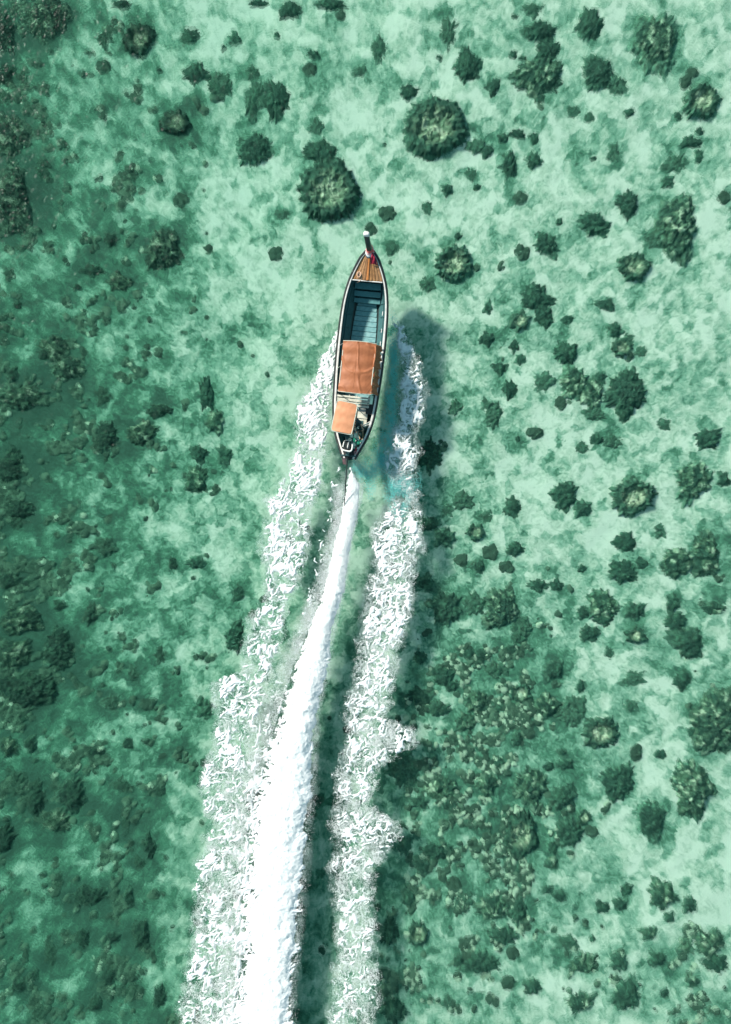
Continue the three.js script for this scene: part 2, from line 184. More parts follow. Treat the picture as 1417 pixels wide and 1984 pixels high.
function seabedY(x, z) {
  let d = 1.4;
  if (x <= DEPTHS[0][0]) d = DEPTHS[0][1];
  for (let k = 0; k < DEPTHS.length - 1; k++) if (x >= DEPTHS[k][0] && x < DEPTHS[k + 1][0]) d = lerp(DEPTHS[k][1], DEPTHS[k + 1][1], ss(DEPTHS[k][0], DEPTHS[k + 1][0], x));
  const c = cover(x, z);
  return -d + 0.14 * fbm(x * 0.3, z * 0.3, 3) + (0.02 + 0.045 * (1 - c)) * fbm(x * 1.5 + 4, z * 1.5, 3) + 0.014 * n2(x * 4.3, z * 4.3);
}

// turf and rubble aprons that grow round the coral heads
const TG = 0.1, TW = 480, TH = 640, TURF = new Float32Array(TW * TH);
CORALS.forEach(([x, z, rx, rz], n) => {
  const R = Math.max(rx, rz), a0 = n * 2.4, cx = x + 0.35 * R * Math.cos(a0), cz = z + 0.35 * R * Math.sin(a0), S = 1.9 * R + 0.2, amp = (x < -9 ? 0.6 : 0.34) * (x < -9 && R > 0.6 ? 1 : (n * 37 % 11) / 10) * (R > 0.9 ? 1.3 : 1);
  for (let j = Math.max(0, Math.floor((cz - S) / TG) + TH / 2); j < Math.min(TH, (cz + S) / TG + TH / 2); j++) for (let i = Math.max(0, Math.floor((cx - S) / TG) + TW / 2); i < Math.min(TW, (cx + S) / TG + TW / 2); i++) { const d = Math.hypot((i - TW / 2) * TG - cx, (j - TH / 2) * TG - cz) / S; if (d < 1) { const k = j * TW + i; TURF[k] = Math.max(TURF[k], amp * ss(1, 0.35, d)); } }
});
function turfAt(x, z) { const u = clamp(x / TG + TW / 2, 0, TW - 1.01), v = clamp(z / TG + TH / 2, 0, TH - 1.01), i = Math.floor(u), j = Math.floor(v), f = u - i, g = v - j, k = j * TW + i; return lerp(lerp(TURF[k], TURF[k + 1], f), lerp(TURF[k + TW], TURF[k + TW + 1], f), g); }

// ---------------------------------------------------------------- seabed
function spread(lo, hi, step, far) { const a = []; for (let v = lo; v <= hi + 1e-6; v += step) a.push(v); let s = step; while (a[a.length - 1] < far) { s *= 1.5; a.push(a[a.length - 1] + s); } s = step; while (a[0] > -far) { s *= 1.5; a.unshift(a[0] - s); } return a; }
const BEDW = 46, BEDH = 62;
const bedMap = colorTexture(1530, 2048, (u, v, o) => {
  const x = (u - 0.5) * BEDW, z = (v - 0.5) * BEDH;
  const wx = x + 0.55 * fbm(x * 0.55 + 3, z * 0.55, 3) + 0.10 * n2(x * 2.8, z * 2.8 + 5), wz = z + 0.55 * fbm(x * 0.55 - 8, z * 0.55 + 2, 3) + 0.10 * n2(x * 2.8 + 9, z * 2.8);
  const c = cover(wx, wz);
  const blot = 1.35 * fbm(wx * 0.62, wz * 0.62, 4);
  // dabs of turf, rubble and sand: patches with an outline of their own, in three sizes, frayed at the edges
  const ex = wx + 0.16 * n2(x * 4.1, z * 4.1 + 8) + 0.07 * n2(x * 9.7, z * 9.7), ez = wz + 0.16 * n2(x * 4.1 + 31, z * 4.1) + 0.07 * n2(x * 9.7 + 3, z * 9.7);
  const d1 = cell(ex * 0.95 + 40, ez * 0.95), d2 = cell(ex * 1.9 + 7, ez * 1.9 + 90), d3 = cell(ex * 3.9 + 120, ez * 3.9);
  const mid = 0.75 * fbm(wx * 1.9 + 30, wz * 1.9, 3);
  let t = c * 1.16 - 0.13 + (0.75 + 0.25 * (1 - c)) * 0.5 * blot + 0.45 * mid + ((d1[1] - 0.5) * 0.42 + (d2[1] - 0.5) * 0.46 + (d3[1] - 0.5) * 0.30) * (0.5 + 0.65 * c);
  const fx = x * 9 + 2.2 * n2(x * 3, z * 3), fz = z * 9 + 2.2 * n2(x * 3 + 7, z * 3);
  const fine = n2(fx, fz), curl = 1 - Math.abs(n2(fx * 0.55 + 50, fz * 0.55)) * 3;
  t += 0.17 * fine + 0.15 * curl * (0.6 + 0.5 * (1 - c)) - 0.05 - turfAt(wx, wz) * (0.55 + 0.9 * mid + 0.5 * blot);
  // steps between crusts of turf, rubble and sand
  const q = t * 5, s = Math.floor(q), e = (s + ss(0.12, 0.88, q - s)) / 5;
  t = lerp(t, e, 0.3); t = clamp(t < 0.2 ? 0.2 * Math.exp((t - 0.2) / 0.2) + 0.02 : t);
  const A = [0.020, 0.054, 0.041], B = [0.060, 0.158, 0.104], C = [0.180, 0.305, 0.230], D = [0.395, 0.445, 0.365], E = [0.575, 0.575, 0.505];
  const seg = t * 4, i = Math.min(3, Math.floor(seg)), f = seg - i, P = [A, B, C, D, E];
  for (let k = 0; k < 3; k++) o[k] = lerp(P[i][k], P[i + 1][k], f) * (1 + (0.10 + 0.35 * (1 - t)) * fine);
}, THREE.MirroredRepeatWrapping);
{
  const g = gridMesh(spread(-22, 22, 0.12, 420), spread(-30, 30, 0.12, 420), seabedY);
  const p = g.attributes.position, uv = new Float32Array(p.count * 2);
  for (let i = 0; i < p.count; i++) { uv[2 * i] = p.getX(i) / BEDW + 0.5; uv[2 * i + 1] = p.getZ(i) / BEDH + 0.5; }
  g.setAttribute('uv', new THREE.BufferAttribute(uv, 2));
  const bed = add('seabed', g, new THREE.MeshStandardMaterial({ map: bedMap, roughness: 1 }));
  bed.userData.kind = 'structure';
}

// ---------------------------------------------------------------- sea: one body of clear green water, lit through its surface
{
  const R = 400, N = 128;
  const bump = grayTexture(1024, 1024, (u, v) => 0.5 + 0.32 * n2p(u * 14, v * 14, 14) + 0.30 * n2p(u * 29, v * 29, 29) + 0.16 * n2p(u * 61, v * 61, 61));
  bump.repeat.set(1, 1);
  const top = new THREE.BoxGeometry(2 * R, 9, 2 * R); top.translate(0, -4.5, 0);
  const uv = top.attributes.uv, p = top.attributes.position;
  for (let i = 0; i < p.count; i++) uv.setXY(i, p.getX(i) / 8, p.getZ(i) / 8);
  const water = add('sea_water', top, new THREE.MeshPhysicalMaterial({
    color: 0xffffff, transmission: 1, thickness: 2.5, ior: 1.12, roughness: 0.26, bumpMap: bump, bumpScale: 0.11,
    attenuationColor: new THREE.Color(0.865, 0.955, 0.930), attenuationDistance: 1, transparent: true, opacity: 0.42 }));
  water.userData.kind = 'structure'; water.castShadow = false;
}

// ---------------------------------------------------------------- corals
const coralMat = new THREE.MeshStandardMaterial({ vertexColors: true, roughness: 1 });
function coralGeometry(rx, rz, type, sd, tint = 1) {
  const R = Math.max(rx, rz), big = R > 0.65, na = R > 0.95 ? 168 : big ? 120 : R > 0.33 ? 72 : 44, nr = R > 0.95 ? 44 : big ? 32 : R > 0.33 ? 20 : 12;
  const pos = [], col = [], idx = [], H = (type === 'M' ? 0.16 : type === 'R' ? 0.31 : 0.33) * Math.pow(Math.min(rx, rz), 0.75) * rr(0.85, 1.15);
  const lobes = Array.from({ length: 5 }, (_, k) => [rr(0, 6.283), rr(0.05, 0.19) * (type === 'R' ? 0.45 : 1) / (1 + 0.3 * k), k + 2]);
  const edge = (a) => { let e = 1; for (const [ph, am, k] of lobes) e += am * Math.sin(k * a + ph); const k = Math.min(0.42, 0.24 / R); return e * (1 + k * 1.3 * n2(Math.cos(a) * R * 3.4 + sd, Math.sin(a) * R * 3.4) + k * 1.2 * n2(Math.cos(a) * R * 9 + sd, Math.sin(a) * R * 9 + 4)); };
  const soft = R > 0.6 ? rr(0.6, 0.95) : rr(0.35, 0.85), strength = rr(0.6, 1.25), apron = [0.085, 0.185, 0.128].map((q) => q * strength);      // turf-grown margin
  const open = rr(0, 6.283);                        // the side on which a ring has broken down
  for (let i = 0; i <= nr; i++) for (let j = 0; j < na; j++) {
    const a = j / na * 6.28318 + (i % 2) * 0.5 / na * 6.283, t = i / nr, e = 1 + (edge(a) - 1) * t * t * t, x = Math.cos(a) * rx * e * t, z = Math.sin(a) * rz * e * t;
    const lump = cell((x + sd) * 4.6, (z - sd) * 4.6), small = cell((x - sd) * 11, (z + sd) * 11), nz = fbm((x + sd) * 2.4, z * 2.4 - sd, 3);
    let h = type === 'R' ? (0.34 + 0.66 * ss(0.3, 0.62, t + 0.22 * nz)) * ss(1.02, 0.78, t) : Math.pow(Math.max(0, 1 - t * t * (0.9 + 0.1 * t)), 0.9);
    if (type === 'R') h *= 1 - 0.35 * Math.max(0, Math.cos(a - open)) * ss(0.3, 0.8, t);
    const fade = ss(1, 0.85, t);
    h = H * h + fade * (0.085 * (0.55 - lump[0]) * Math.min(1, R * 1.6) + 0.03 * (0.5 - small[0]) + 0.02 * n2((x + sd) * 17, (z - sd) * 17) + 0.16 * nz * R);
    pos.push(x, t >= 0.999 ? -0.25 : Math.max(h, -0.02), z);
    // living tissue, turf-covered dead patches and sand caught in the hollows
    let c = [0.016, 0.058, 0.040];
    const tone = lump[1] * 0.9 + 0.9 * nz + 0.25 * (small[1] - 0.5);
    const mixTo = (d, k) => { c = c.map((q, n) => lerp(q, d[n], clamp(k))); };
    if (type === 'M') { mixTo([0.055, 0.125, 0.085], 0.75); }
    mixTo([0.036, 0.104, 0.066], ss(0.35, 0.9, tone) * 0.8);
    if (type === 'L') { mixTo([0.060, 0.130, 0.080], ss(0.25, 0.7, tone)); mixTo([0.31, 0.39, 0.28], ss(0.70, 1.0, lump[1] * 0.75 + nz * 1.1 + 0.2 * small[1])); }
    if (type === 'R') { const inn = ss(0.66, 0.38, t + 0.3 * nz + 0.2 * (lump[1] - 0.5)); mixTo([0.13, 0.20, 0.13], inn); mixTo([0.43, 0.45, 0.33], inn * ss(0.55, 0.8, lump[1] * 0.8 + 0.9 * nz + 0.2 * small[1])); }
    mixTo(apron, ss(soft, 1.0, t + 0.30 * n2((x - sd) * 5, (z + sd) * 5) + 0.2 * (small[1] - 0.5)) * 0.85);
    const g = tint * (0.6 + 0.55 * small[1] + 0.35 * n2((x + sd) * 13, z * 13)); col.push(c[0] * g, c[1] * g, c[2] * g);
  }
  for (let i = 0; i < nr; i++) for (let j = 0; j < na; j++) { const a = i * na + j, b = i * na + (j + 1) % na, c = a + na, d = b + na; if (i) idx.push(a, b, c); idx.push(b, d, c); }
  const g = new THREE.BufferGeometry(); g.setAttribute('position', new THREE.Float32BufferAttribute(pos, 3)); g.setAttribute('color', new THREE.Float32BufferAttribute(col, 3)); g.setIndex(idx); g.computeVertexNormals(); return g;
}
// things a viewer finds easily, to say which coral is meant: [x, z, phrase]
const MARKS = [
  [3.53, -19.57, 'the big ring coral right of the prow'], [-1.88, -16.4, 'the big ring coral left of the prow'], [14.6, -23.8, 'the big mottled coral at top right'], [15.7, -14.4, 'the tall coral by the right edge'],
  [13.2, -6, 'the big coral right of the awning'], [13.5, -0.8, 'the pale-centred coral at mid right'], [12.8, 13.7, 'the round dark coral at lower right'], [7.85, 16.4, 'the crescent coral beside the lower wake'],
  [4.1, 4.85, 'the coral touching the right wake'], [17.6, 10.65, 'the mottled coral on the right edge'], [-17.4, 9.1, 'the wide coral on the left edge'], [-11.64, -24.29, 'the ring coral at top left'],
  [-13.3, -3.85, 'the dark coral in the left reef'], [-15.1, 14.6, 'the dark coral at lower left'], [-18.24, -16.06, 'the tall coral on the left edge'], [-4.6, -21.2, 'the dark coral at upper middle'],
  [-6.7, 6.45, 'the long coral beside the left wake'], [13.3, 24.7, 'the dark coral at bottom right'], [6.3, 23, 'the coral right of the lowest foam'], [-10.36, -13.44, 'the mottled coral left of the boat'],
  [-7.7, -2.9, 'the dark pair left of the stern'], [8.7, -10.9, 'the dark coral right of the bow'], [-12, 21.6, 'the algae thicket at bottom left'], [13.2, 6.6, 'the dark coral in the right reef'],
];
const tufts = [];
{
  const made = [];
  for (const [x, z, rx, rz, type] of CORALS) {
    if (type === 'M' && Math.max(rx, rz) < 0.36) { tufts.push([x, z, rx, rz]); continue; }
    const m = add('coral_head', coralGeometry(rx, rz, type, made.length * 3.7 + 1.3, x < -9 ? 0.68 : 1), coralMat);
    m.position.set(x, seabedY(x, z) - 0.03, z);
    const R = Math.max(rx, rz), size = R < 0.3 ? 'tiny' : R < 0.5 ? 'small' : R < 0.85 ? 'medium' : 'large';
    let shape = type === 'R' ? 'ring-shaped' : rx / rz > 1.4 ? 'broad' : rz / rx > 1.4 ? 'elongated' : 'rounded';
    const tone = { D: 'dark', M: 'dull green', L: 'mottled', R: 'pale-centred' }[type];
    let best = null;
    for (const k of MARKS) { const d = Math.hypot(k[0] - x, k[1] - z); if (!best || d < best[0]) best = [d, k]; }
    const dx = x - best[1][0], dz = z - best[1][1], self = best[0] < 0.45;
    const side = Math.abs(dx) > 1.6 * Math.abs(dz) ? (dx > 0 ? 'right of' : 'left of') : Math.abs(dz) > 1.6 * Math.abs(dx) ? (dz > 0 ? 'below' : 'above') : (dz > 0 ? 'below ' : 'above ') + (dx > 0 ? 'right of' : 'left of');
    made.push({ m, d: best[0], head: `${size} ${tone} ${shape} coral`, tail: self ? null : `${side} ${best[1][2]}`, self: best[1][2] });
  }
  const by = new Map();
  for (const q of made) { if (!q.tail) { tag(q.m, q.self.replace(/^the /, 'large ').replace(/large (big|large)/, 'large') + ' on the seabed', 'coral', 'coral heads on the seabed'); continue; } const k = q.head + q.tail; by.set(k, [...(by.get(k) || []), q]); }
  const ORD = ['nearest', 'second', 'third', 'fourth', 'fifth', 'sixth', 'seventh'];
  for (const list of by.values()) { list.sort((a, b) => a.d - b.d); list.forEach((q, k) => tag(q.m, (list.length > 1 ? ORD[Math.min(k, 6)] + ' ' : '') + q.head + ' ' + q.tail, 'coral', 'coral heads on the seabed')); }
}
// algae tufts and coral rubble: nobody could count them
{
  const spots = [];
  for (const [x, z, rx, rz] of tufts) for (let k = 0; k < 16 + 60 * rx; k++) { const a = rr(0, 6.283), r = Math.sqrt(rnd()); spots.push([x + Math.cos(a) * r * rx, z + Math.sin(a) * r * rz, rr(0.07, 0.15), 0]); }
  let guard = 0;
  while (spots.length < 15000 && guard++ < 400000) {
    const x = rr(-21, 21), z = rr(-29, 29), c = cover(x, z), n = fbm(x * 0.45 + 9, z * 0.45, 3) + 0.5 * n2(x * 1.7, z * 1.7 + 31);
    const reef = x > 2 && z > 5 && z < 25 ? 0.22 * ss(5, 8, z) * ss(11, 7, x) + (z > 19 ? (0.22 + 0.5 * fbm(x * 0.6, z * 0.6 + 5, 2)) * ss(8.5, 10.5, x) * ss(19, 20.5, z) : 0) : 0;
    if (rnd() < ss(0.3, 0.75, n + 0.85 * (0.6 - c) + reef)) spots.push([x, z, rr(0.04, 0.15), 1]);
  }
  const g = new THREE.IcosahedronGeometry(1, 2); { const p = g.attributes.position; const v = new THREE.Vector3(); for (let i = 0; i < p.count; i++) { v.fromBufferAttribute(p, i); const k = 1 + 0.5 * n2(v.x * 2.1 + v.y, v.z * 2.1 - v.y) + 0.3 * n2(v.x * 5, v.z * 5 + v.y * 3); p.setXYZ(i, v.x * k, v.y * k, v.z * k); } }
  const gg = mergeVertices((g.deleteAttribute('uv'), g.deleteAttribute('normal'), g)); gg.computeVertexNormals();
  const im = new THREE.InstancedMesh(gg, new THREE.MeshStandardMaterial({ roughness: 1 }), spots.length);
  const M = new THREE.Matrix4(), q = new THREE.Quaternion(), e = new THREE.Euler(), C = new THREE.Color();
  spots.forEach(([x, z, r, k], i) => {
    e.set(0, rr(0, 6.28), 0); q.setFromEuler(e); M.compose(new THREE.Vector3(x, seabedY(x, z), z), q, new THREE.Vector3(r * rr(0.8, 1.5), r * rr(0.3, 0.7), r * rr(0.8, 1.5))); im.setMatrixAt(i, M);
    const t = k ? rnd() : 0.3 * rnd(), reef = x > 2 && z > 5;
    if (t > (reef ? 0.74 : 0.965)) C.setRGB(0.30, 0.36, 0.27); else if (t > 0.5) C.setRGB(0.07, 0.125, 0.085); else C.setRGB(0.032, 0.07, 0.048);
    C.multiplyScalar(rr(0.8, 1.2)); im.setColorAt(i, C);
  });
  im.name = 'coral_rubble'; im.castShadow = im.receiveShadow = true; im.userData = { kind: 'stuff', label: 'scattered algae tufts and coral rubble on the seabed', category: 'rubble' }; scene.add(im);
}
// ---------------------------------------------------------------- wake: foam lying on the water, and the spray thrown up by the propeller
function across(band, z) {               // [left edge, right edge] of a band at z, or null
  if (z < band[0][0] || z > band[band.length - 1][0]) return null;
  for (let k = 0; k < band.length - 1; k++) if (z <= band[k + 1][0]) { const t = (z - band[k][0]) / (band[k + 1][0] - band[k][0]); return [lerp(band[k][1], band[k + 1][1], t), lerp(band[k][2], band[k + 1][2], t)]; }
}
function inside(band, x, z, wob = 0.35) {  // metres inside the band (negative outside), with a ragged edge
  const zz = z + 0.5 * wob * n2(x * 1.3 + 7, z * 1.3), e = across(band, zz); if (!e) return -1;
  const w = wob * fbm(x * 1.25, z * 1.25 + 60, 4) * 1.5;
  return Math.min(x - e[0], e[1] - x) + w;
}
// strands that curl: two layers of warped ridges
function lace(x, z) {
  const wx = x + 0.30 * n2(x * 2.1, z * 2.1 + 11) + 0.10 * n2(x * 5.5, z * 5.5), wz = z + 0.30 * n2(x * 2.1 + 23, z * 2.1) + 0.10 * n2(x * 5.5 + 5, z * 5.5);
  const a = 1 - Math.abs(n2(wx * 1.9, wz * 1.9)) * 4.4, b = 1 - Math.abs(n2(wx * 3.7 + 40, wz * 3.7)) * 3.6, c = 1 - Math.abs(n2(wx * 6.6 + 9, wz * 6.6)) * 2.9;
  return Math.max(a, b - 0.04, c - 0.3) + 0.10 * n2(wx * 9, wz * 9 + 77);      // 1 on a strand
}
function heightSheet(x0, x1, z0, z1, step, f) {     // keeps the cells where f > 0; its rim dips under the water
  const nx = Math.ceil((x1 - x0) / step) + 1, nz = Math.ceil((z1 - z0) / step) + 1, H = new Float32Array(nx * nz), id = new Int32Array(nx * nz).fill(-1), pos = [], idx = [];
  for (let j = 0; j < nz; j++) for (let i = 0; i < nx; i++) H[j * nx + i] = f(x0 + i * step, z0 + j * step);
  const v = (i, j) => { const k = j * nx + i; if (id[k] < 0) { id[k] = pos.length / 3; pos.push(x0 + i * step, H[k] > 0 ? H[k] : -0.03, z0 + j * step); } return id[k]; };
  for (let j = 0; j < nz - 1; j++) for (let i = 0; i < nx - 1; i++) { const k = j * nx + i; if (H[k] > 0 || H[k + 1] > 0 || H[k + nx] > 0 || H[k + nx + 1] > 0) { const a = v(i, j), b = v(i + 1, j), c = v(i, j + 1), d = v(i + 1, j + 1);
    if ((H[k] > 0) + (H[k + 1] > 0) + (H[k + nx] > 0) + (H[k + nx + 1] > 0) < 2) continue; idx.push(a, c, b, b, c, d); } }
  const g = new THREE.BufferGeometry(); g.setAttribute('position', new THREE.Float32BufferAttribute(pos, 3)); g.setIndex(idx); g.computeVertexNormals(); return g;
}
const foamMat = new THREE.MeshPhysicalMaterial({ color: new THREE.Color().setRGB(0.68, 0.71, 0.70), roughness: 0.95 });
const sprayMat = new THREE.MeshPhysicalMaterial({ color: new THREE.Color().setRGB(0.72, 0.74, 0.74), roughness: 0.95 });
// how thick the foam lies along each band (share of the water it covers)
const along = (z, pts) => { for (let k = 0; k < pts.length - 1; k++) if (z <= pts[k + 1][0]) return lerp(pts[k][1], pts[k + 1][1], clamp((z - pts[k][0]) / (pts[k + 1][0] - pts[k][0]))); return pts[pts.length - 1][1]; };
function foamHeight(band, x, z, cover_, wob) {
  const m = inside(band, x, z, wob); if (m < -0.05) return -1;
  const w = across(band, z), body = ss(-0.05, Math.min(0.45, w ? 0.3 * (w[1] - w[0]) : 0.45), m), patch = 1.0 * fbm(x * 0.8 + 13, z * 0.8, 3) + 1.15 * fbm(x * 2.0, z * 2.0 + 3, 3);
  const t = lace(x, z) - (1.27 - cover_ * body * 0.80 - patch * 0.8);
  return t > 0 ? 0.01 + Math.min(0.07, 0.055 * t + 0.05 * body * t * (0.5 + n2(x * 1.7, z * 1.7))) : -1;
}
const portCover = (x, z) => along(z, [[-9, 1.25], [-5.5, 1.2], [-3, 0.85], [0, 0.8], [3, 0.85], [6, 0.72], [9, 0.68], [12, 0.72], [18, 0.75], [30, 0.7]]);
const starCover = (x, z) => along(z, [[-10, 0.5], [-8.5, 0.8], [-6, 1.05], [-2.5, 1.0], [-1.6, 0.45], [-0.3, 0.5], [0.6, 0.95], [5, 0.9], [8, 0.72], [11, 0.66], [15, 0.72], [18, 0.58], [22, 0.55], [30, 0.5]]);
const isPlume = (x, z) => { const e = across(PLUME, z); return !!e && x > lerp(e[0], e[1], z > 6 ? 0.48 : 0.15) && x < e[1] - 0.1; };
function foamPatch(label, geometry) { const m = add('wake_foam', geometry, foamMat); m.userData.kind = 'stuff'; tag(m, label, 'foam'); return m; }
foamPatch('lacy white foam of the left wake', heightSheet(-10.2, -1, -9, 28.5, 0.032, (x, z) => isPlume(x, z) ? -1 : foamHeight(WAKE_PORT, x, z, portCover(x, z), 0.4)));
foamPatch('lacy white foam of the right wake', heightSheet(-3, 3.4, -9.8, 28.5, 0.032, (x, z) => isPlume(x, z) ? -1 : foamHeight(WAKE_STARBOARD, x, z, starCover(x, z), 0.42)));
foamPatch('thin foam streak between left wake and propeller spray', heightSheet(-4, -1, -2.3, 7, 0.032, (x, z) => isPlume(x, z) ? -1 : foamHeight(STREAK, x, z, 0.42, 0.25)));
const GAP = WAKE_PORT.map(([z, a, b]) => { const p = across(PLUME, z); return p && z > 8 ? [z, b - 0.7, lerp(p[0], p[1], 0.6)] : null; }).filter(Boolean);
foamPatch('broken foam between the left wake and the propeller spray', heightSheet(-7.8, -2.5, 8, 28.5, 0.032, (x, z) => isPlume(x, z) ? -1 : foamHeight(GAP, x, z, along(z, [[8, 0.4], [11, 0.7], [15, 0.95], [28, 1.0]]), 0.3)));
// the propeller's spray: a billowing ridge
{
  const g = heightSheet(-7.6, 0.2, -2.3, 28.5, 0.035, (x, z) => {
    const e = across(PLUME, z); if (!e) return -1;
    const w = e[1] - e[0], rag = along(z, [[-2.2, 0.05], [2, 0.10], [8, 0.3], [14, 0.5], [28, 0.6]]);
    const fx = x - 0.25 * z, feather = fbm(x * 1.3 + 2, (z + 0.5 * x) * 3.4, 4), wx = x + rag * 0.35 * fbm(x * 2.2, z * 2.2, 3);
    const edge = Math.min((wx - e[0]) * 0.6, e[1] - wx) + rag * 0.55 * fbm(x * 1.1 + 5, z * 1.1, 4) + rag * (0.55 * feather + 0.5 * (0.55 - cell(x * 1.7 + 3, z * 1.3)[0])) - 0.15 * ss(0.2, -2.2, z) - 0.12 * lace(x * 1.3, z * 0.6) * ss(0.5, -2, z);
    const m = edge - 0.10 * (1 - lace(x * 1.15, z * 1.15)) * ss(0.5, 0.05, edge) * Math.min(1, rag * 4);
    // to port the spray thins out into strands
    const u = (wx - e[0]) / w + 0.16 * fbm(x * 0.9, z * 0.9 + 44, 3), thin = along(z, [[3, 0], [8, 0.2], [12, 0.28], [20, 0.26], [28, 0.26]]);
    if (m <= 0 || (thin > 0 && u < thin && lace(x, z) + 0.4 * fbm(x * 2, z * 2, 3) < 1.02 - 1.35 * (u / thin) ** 1.5)) return -1;
    const top = along(z, [[-2.2, 0.03], [-1, 0.12], [2, 0.22], [6, 0.32], [12, 0.42], [20, 0.36], [28, 0.3]]);
    const t = clamp((m - rag * 0.5 * feather) / (0.42 * w), 0.05), bil = 0.03 * lace(x, z) + 0.15 * fbm(fx * 2.6, z * 2.6, 3) + 0.06 * n2(fx * 7, z * 4);
    return 0.015 + top * Math.pow(Math.sin(t * 1.5708), 0.8) * (0.8 + bil * 1.5) * (thin > 0 ? lerp(0.25, 1, ss(0, thin * 1.3, u)) : 1);
  });
  const m = add('propeller_spray', g, sprayMat); m.userData.kind = 'stuff'; tag(m, 'dense white spray ridge thrown up behind the propeller', 'spray');
}
// droplets, fine bubbles in the water and flecks
function particles(name, label, category, list, mat) {
  const g = new THREE.IcosahedronGeometry(1, 0), im = new THREE.InstancedMesh(g, mat, list.length), M = new THREE.Matrix4();
  list.forEach(([x, y, z, r], i) => { M.makeScale(r, r * 0.8, r); M.setPosition(x, y, z); im.setMatrixAt(i, M); });
  im.name = name; im.castShadow = im.receiveShadow = true; im.userData = { kind: 'stuff', label, category }; scene.add(im);
}
{
  const drops = [], bubbles = [];
  let guard = 0;
  while (drops.length < 130000 && guard++ < 3000000) {
    const z = rr(-2.1, 28), e = across(PLUME, z), w = e[1] - e[0], u = rr(-0.75, 1.25), x = e[0] + u * w;
    const edge = u < 0 ? ss(-0.75, 0.02, u) : u > 1 ? Math.pow(1 - ss(1, 1.22, u), 2) * 0.7 : 0.35;
    if (rnd() < ss(-2.5, -1.0, z - 0.8 * Math.abs(u - 0.5)) * edge * (0.35 + 0.9 * fbm(x * 1.6, z * 1.6, 3) + 0.3 * lace(x, z))) drops.push([x, rr(0.0, 0.10) + (u > 0 && u < 1 ? rr(0.1, 0.45) : 0), z, rr(0.004, 0.012)]);
  }
  const fields = [[WAKE_PORT, portCover, -10.2, -1, -9, 28], [WAKE_STARBOARD, starCover, -3, 3.4, -9.8, 28]];
  for (const [band, cov, x0, x1, z0, z1] of fields) { const n0 = bubbles.length; guard = 0;
    while (bubbles.length - n0 < 280000 && guard++ < 3500000) {
      const x = rr(x0, x1), z = rr(z0, z1), m = inside(band, x, z, 0.4) + 0.18; if (m < 0) continue;
      if (rnd() < ss(0, 0.6, m) * clamp(cov(x, z)) * clamp(0.5 + fbm(x * 1.4, z * 1.4 + 9, 3) * 1.4) * (0.22 + 0.9 * ss(0.25, 1.0, lace(x, z)))) bubbles.push([x, 0.012 - 0.2 * rnd() * rnd(), z, rr(0.005, 0.014)]);
    } }
  // aerated water along the starboard side and round the stern, scattered light put into its turquoise colour: [x, z, half width, half length]
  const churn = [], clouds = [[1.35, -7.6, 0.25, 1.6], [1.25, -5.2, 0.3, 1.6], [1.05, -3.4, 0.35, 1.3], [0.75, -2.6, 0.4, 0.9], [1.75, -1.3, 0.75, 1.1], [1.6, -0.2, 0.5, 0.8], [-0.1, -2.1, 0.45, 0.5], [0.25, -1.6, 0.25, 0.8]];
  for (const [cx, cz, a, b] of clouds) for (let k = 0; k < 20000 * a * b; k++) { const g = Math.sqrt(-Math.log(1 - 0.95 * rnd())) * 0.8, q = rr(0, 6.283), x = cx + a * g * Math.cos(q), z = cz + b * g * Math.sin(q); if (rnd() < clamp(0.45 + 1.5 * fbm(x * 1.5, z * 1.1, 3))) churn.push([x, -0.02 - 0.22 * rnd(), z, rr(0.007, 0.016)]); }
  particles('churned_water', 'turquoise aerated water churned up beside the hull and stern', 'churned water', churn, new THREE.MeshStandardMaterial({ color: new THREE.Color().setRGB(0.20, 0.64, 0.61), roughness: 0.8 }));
  particles('spray_droplets', 'fine white droplets along the propeller spray', 'droplets', drops, sprayMat);
  particles('air_bubbles', 'fine air bubbles churned under the wake', 'bubbles', bubbles, foamMat);
}
// ---------------------------------------------------------------- the long-tail boat
const PI = Math.PI;
// boxes with uv in metres
function metreUV(g) {
  const n = g.toNonIndexed ? (g.index ? g.toNonIndexed() : g) : g, p = n.attributes.position, uv = new Float32Array(p.count * 2), a = new THREE.Vector3(), b = new THREE.Vector3(), c = new THREE.Vector3();
  for (let i = 0; i < p.count; i += 3) { a.fromBufferAttribute(p, i); b.fromBufferAttribute(p, i + 1); c.fromBufferAttribute(p, i + 2); const f = b.clone().sub(a).cross(c.clone().sub(a)), ax = Math.abs(f.x), ay = Math.abs(f.y), az = Math.abs(f.z);
    [a, b, c].forEach((v, k) => { const q = ay >= ax && ay >= az ? [v.x, v.z] : ax >= az ? [v.y, v.z] : [v.x, v.y]; uv[2 * (i + k)] = q[0]; uv[2 * (i + k) + 1] = q[1]; }); }
  n.setAttribute('uv', new THREE.BufferAttribute(uv, 2)); return n;
}
function box(w, h, d, x, y, z, ry = 0, bev = 0.008) {
  const s = new THREE.Shape(), a = w / 2 - bev, b = d / 2 - bev; s.moveTo(-a, -b); s.lineTo(a, -b); s.lineTo(a, b); s.lineTo(-a, b); s.closePath();
  const g = new THREE.ExtrudeGeometry(s, { depth: Math.max(0.001, h - 2 * bev), bevelEnabled: true, bevelThickness: bev, bevelSize: bev, bevelSegments: 1 }); g.translate(0, 0, bev); g.rotateX(-PI / 2); g.translate(0, -h / 2, 0); g.rotateY(ry); g.translate(x, y, z); return metreUV(g);
}
function tube(pts, r, seg = 24, rad = 8) { const c = new THREE.CatmullRomCurve3(pts.map((p) => new THREE.Vector3(...p)), false, 'catmullrom', 0.3); return new THREE.TubeGeometry(c, seg, r, rad, false); }
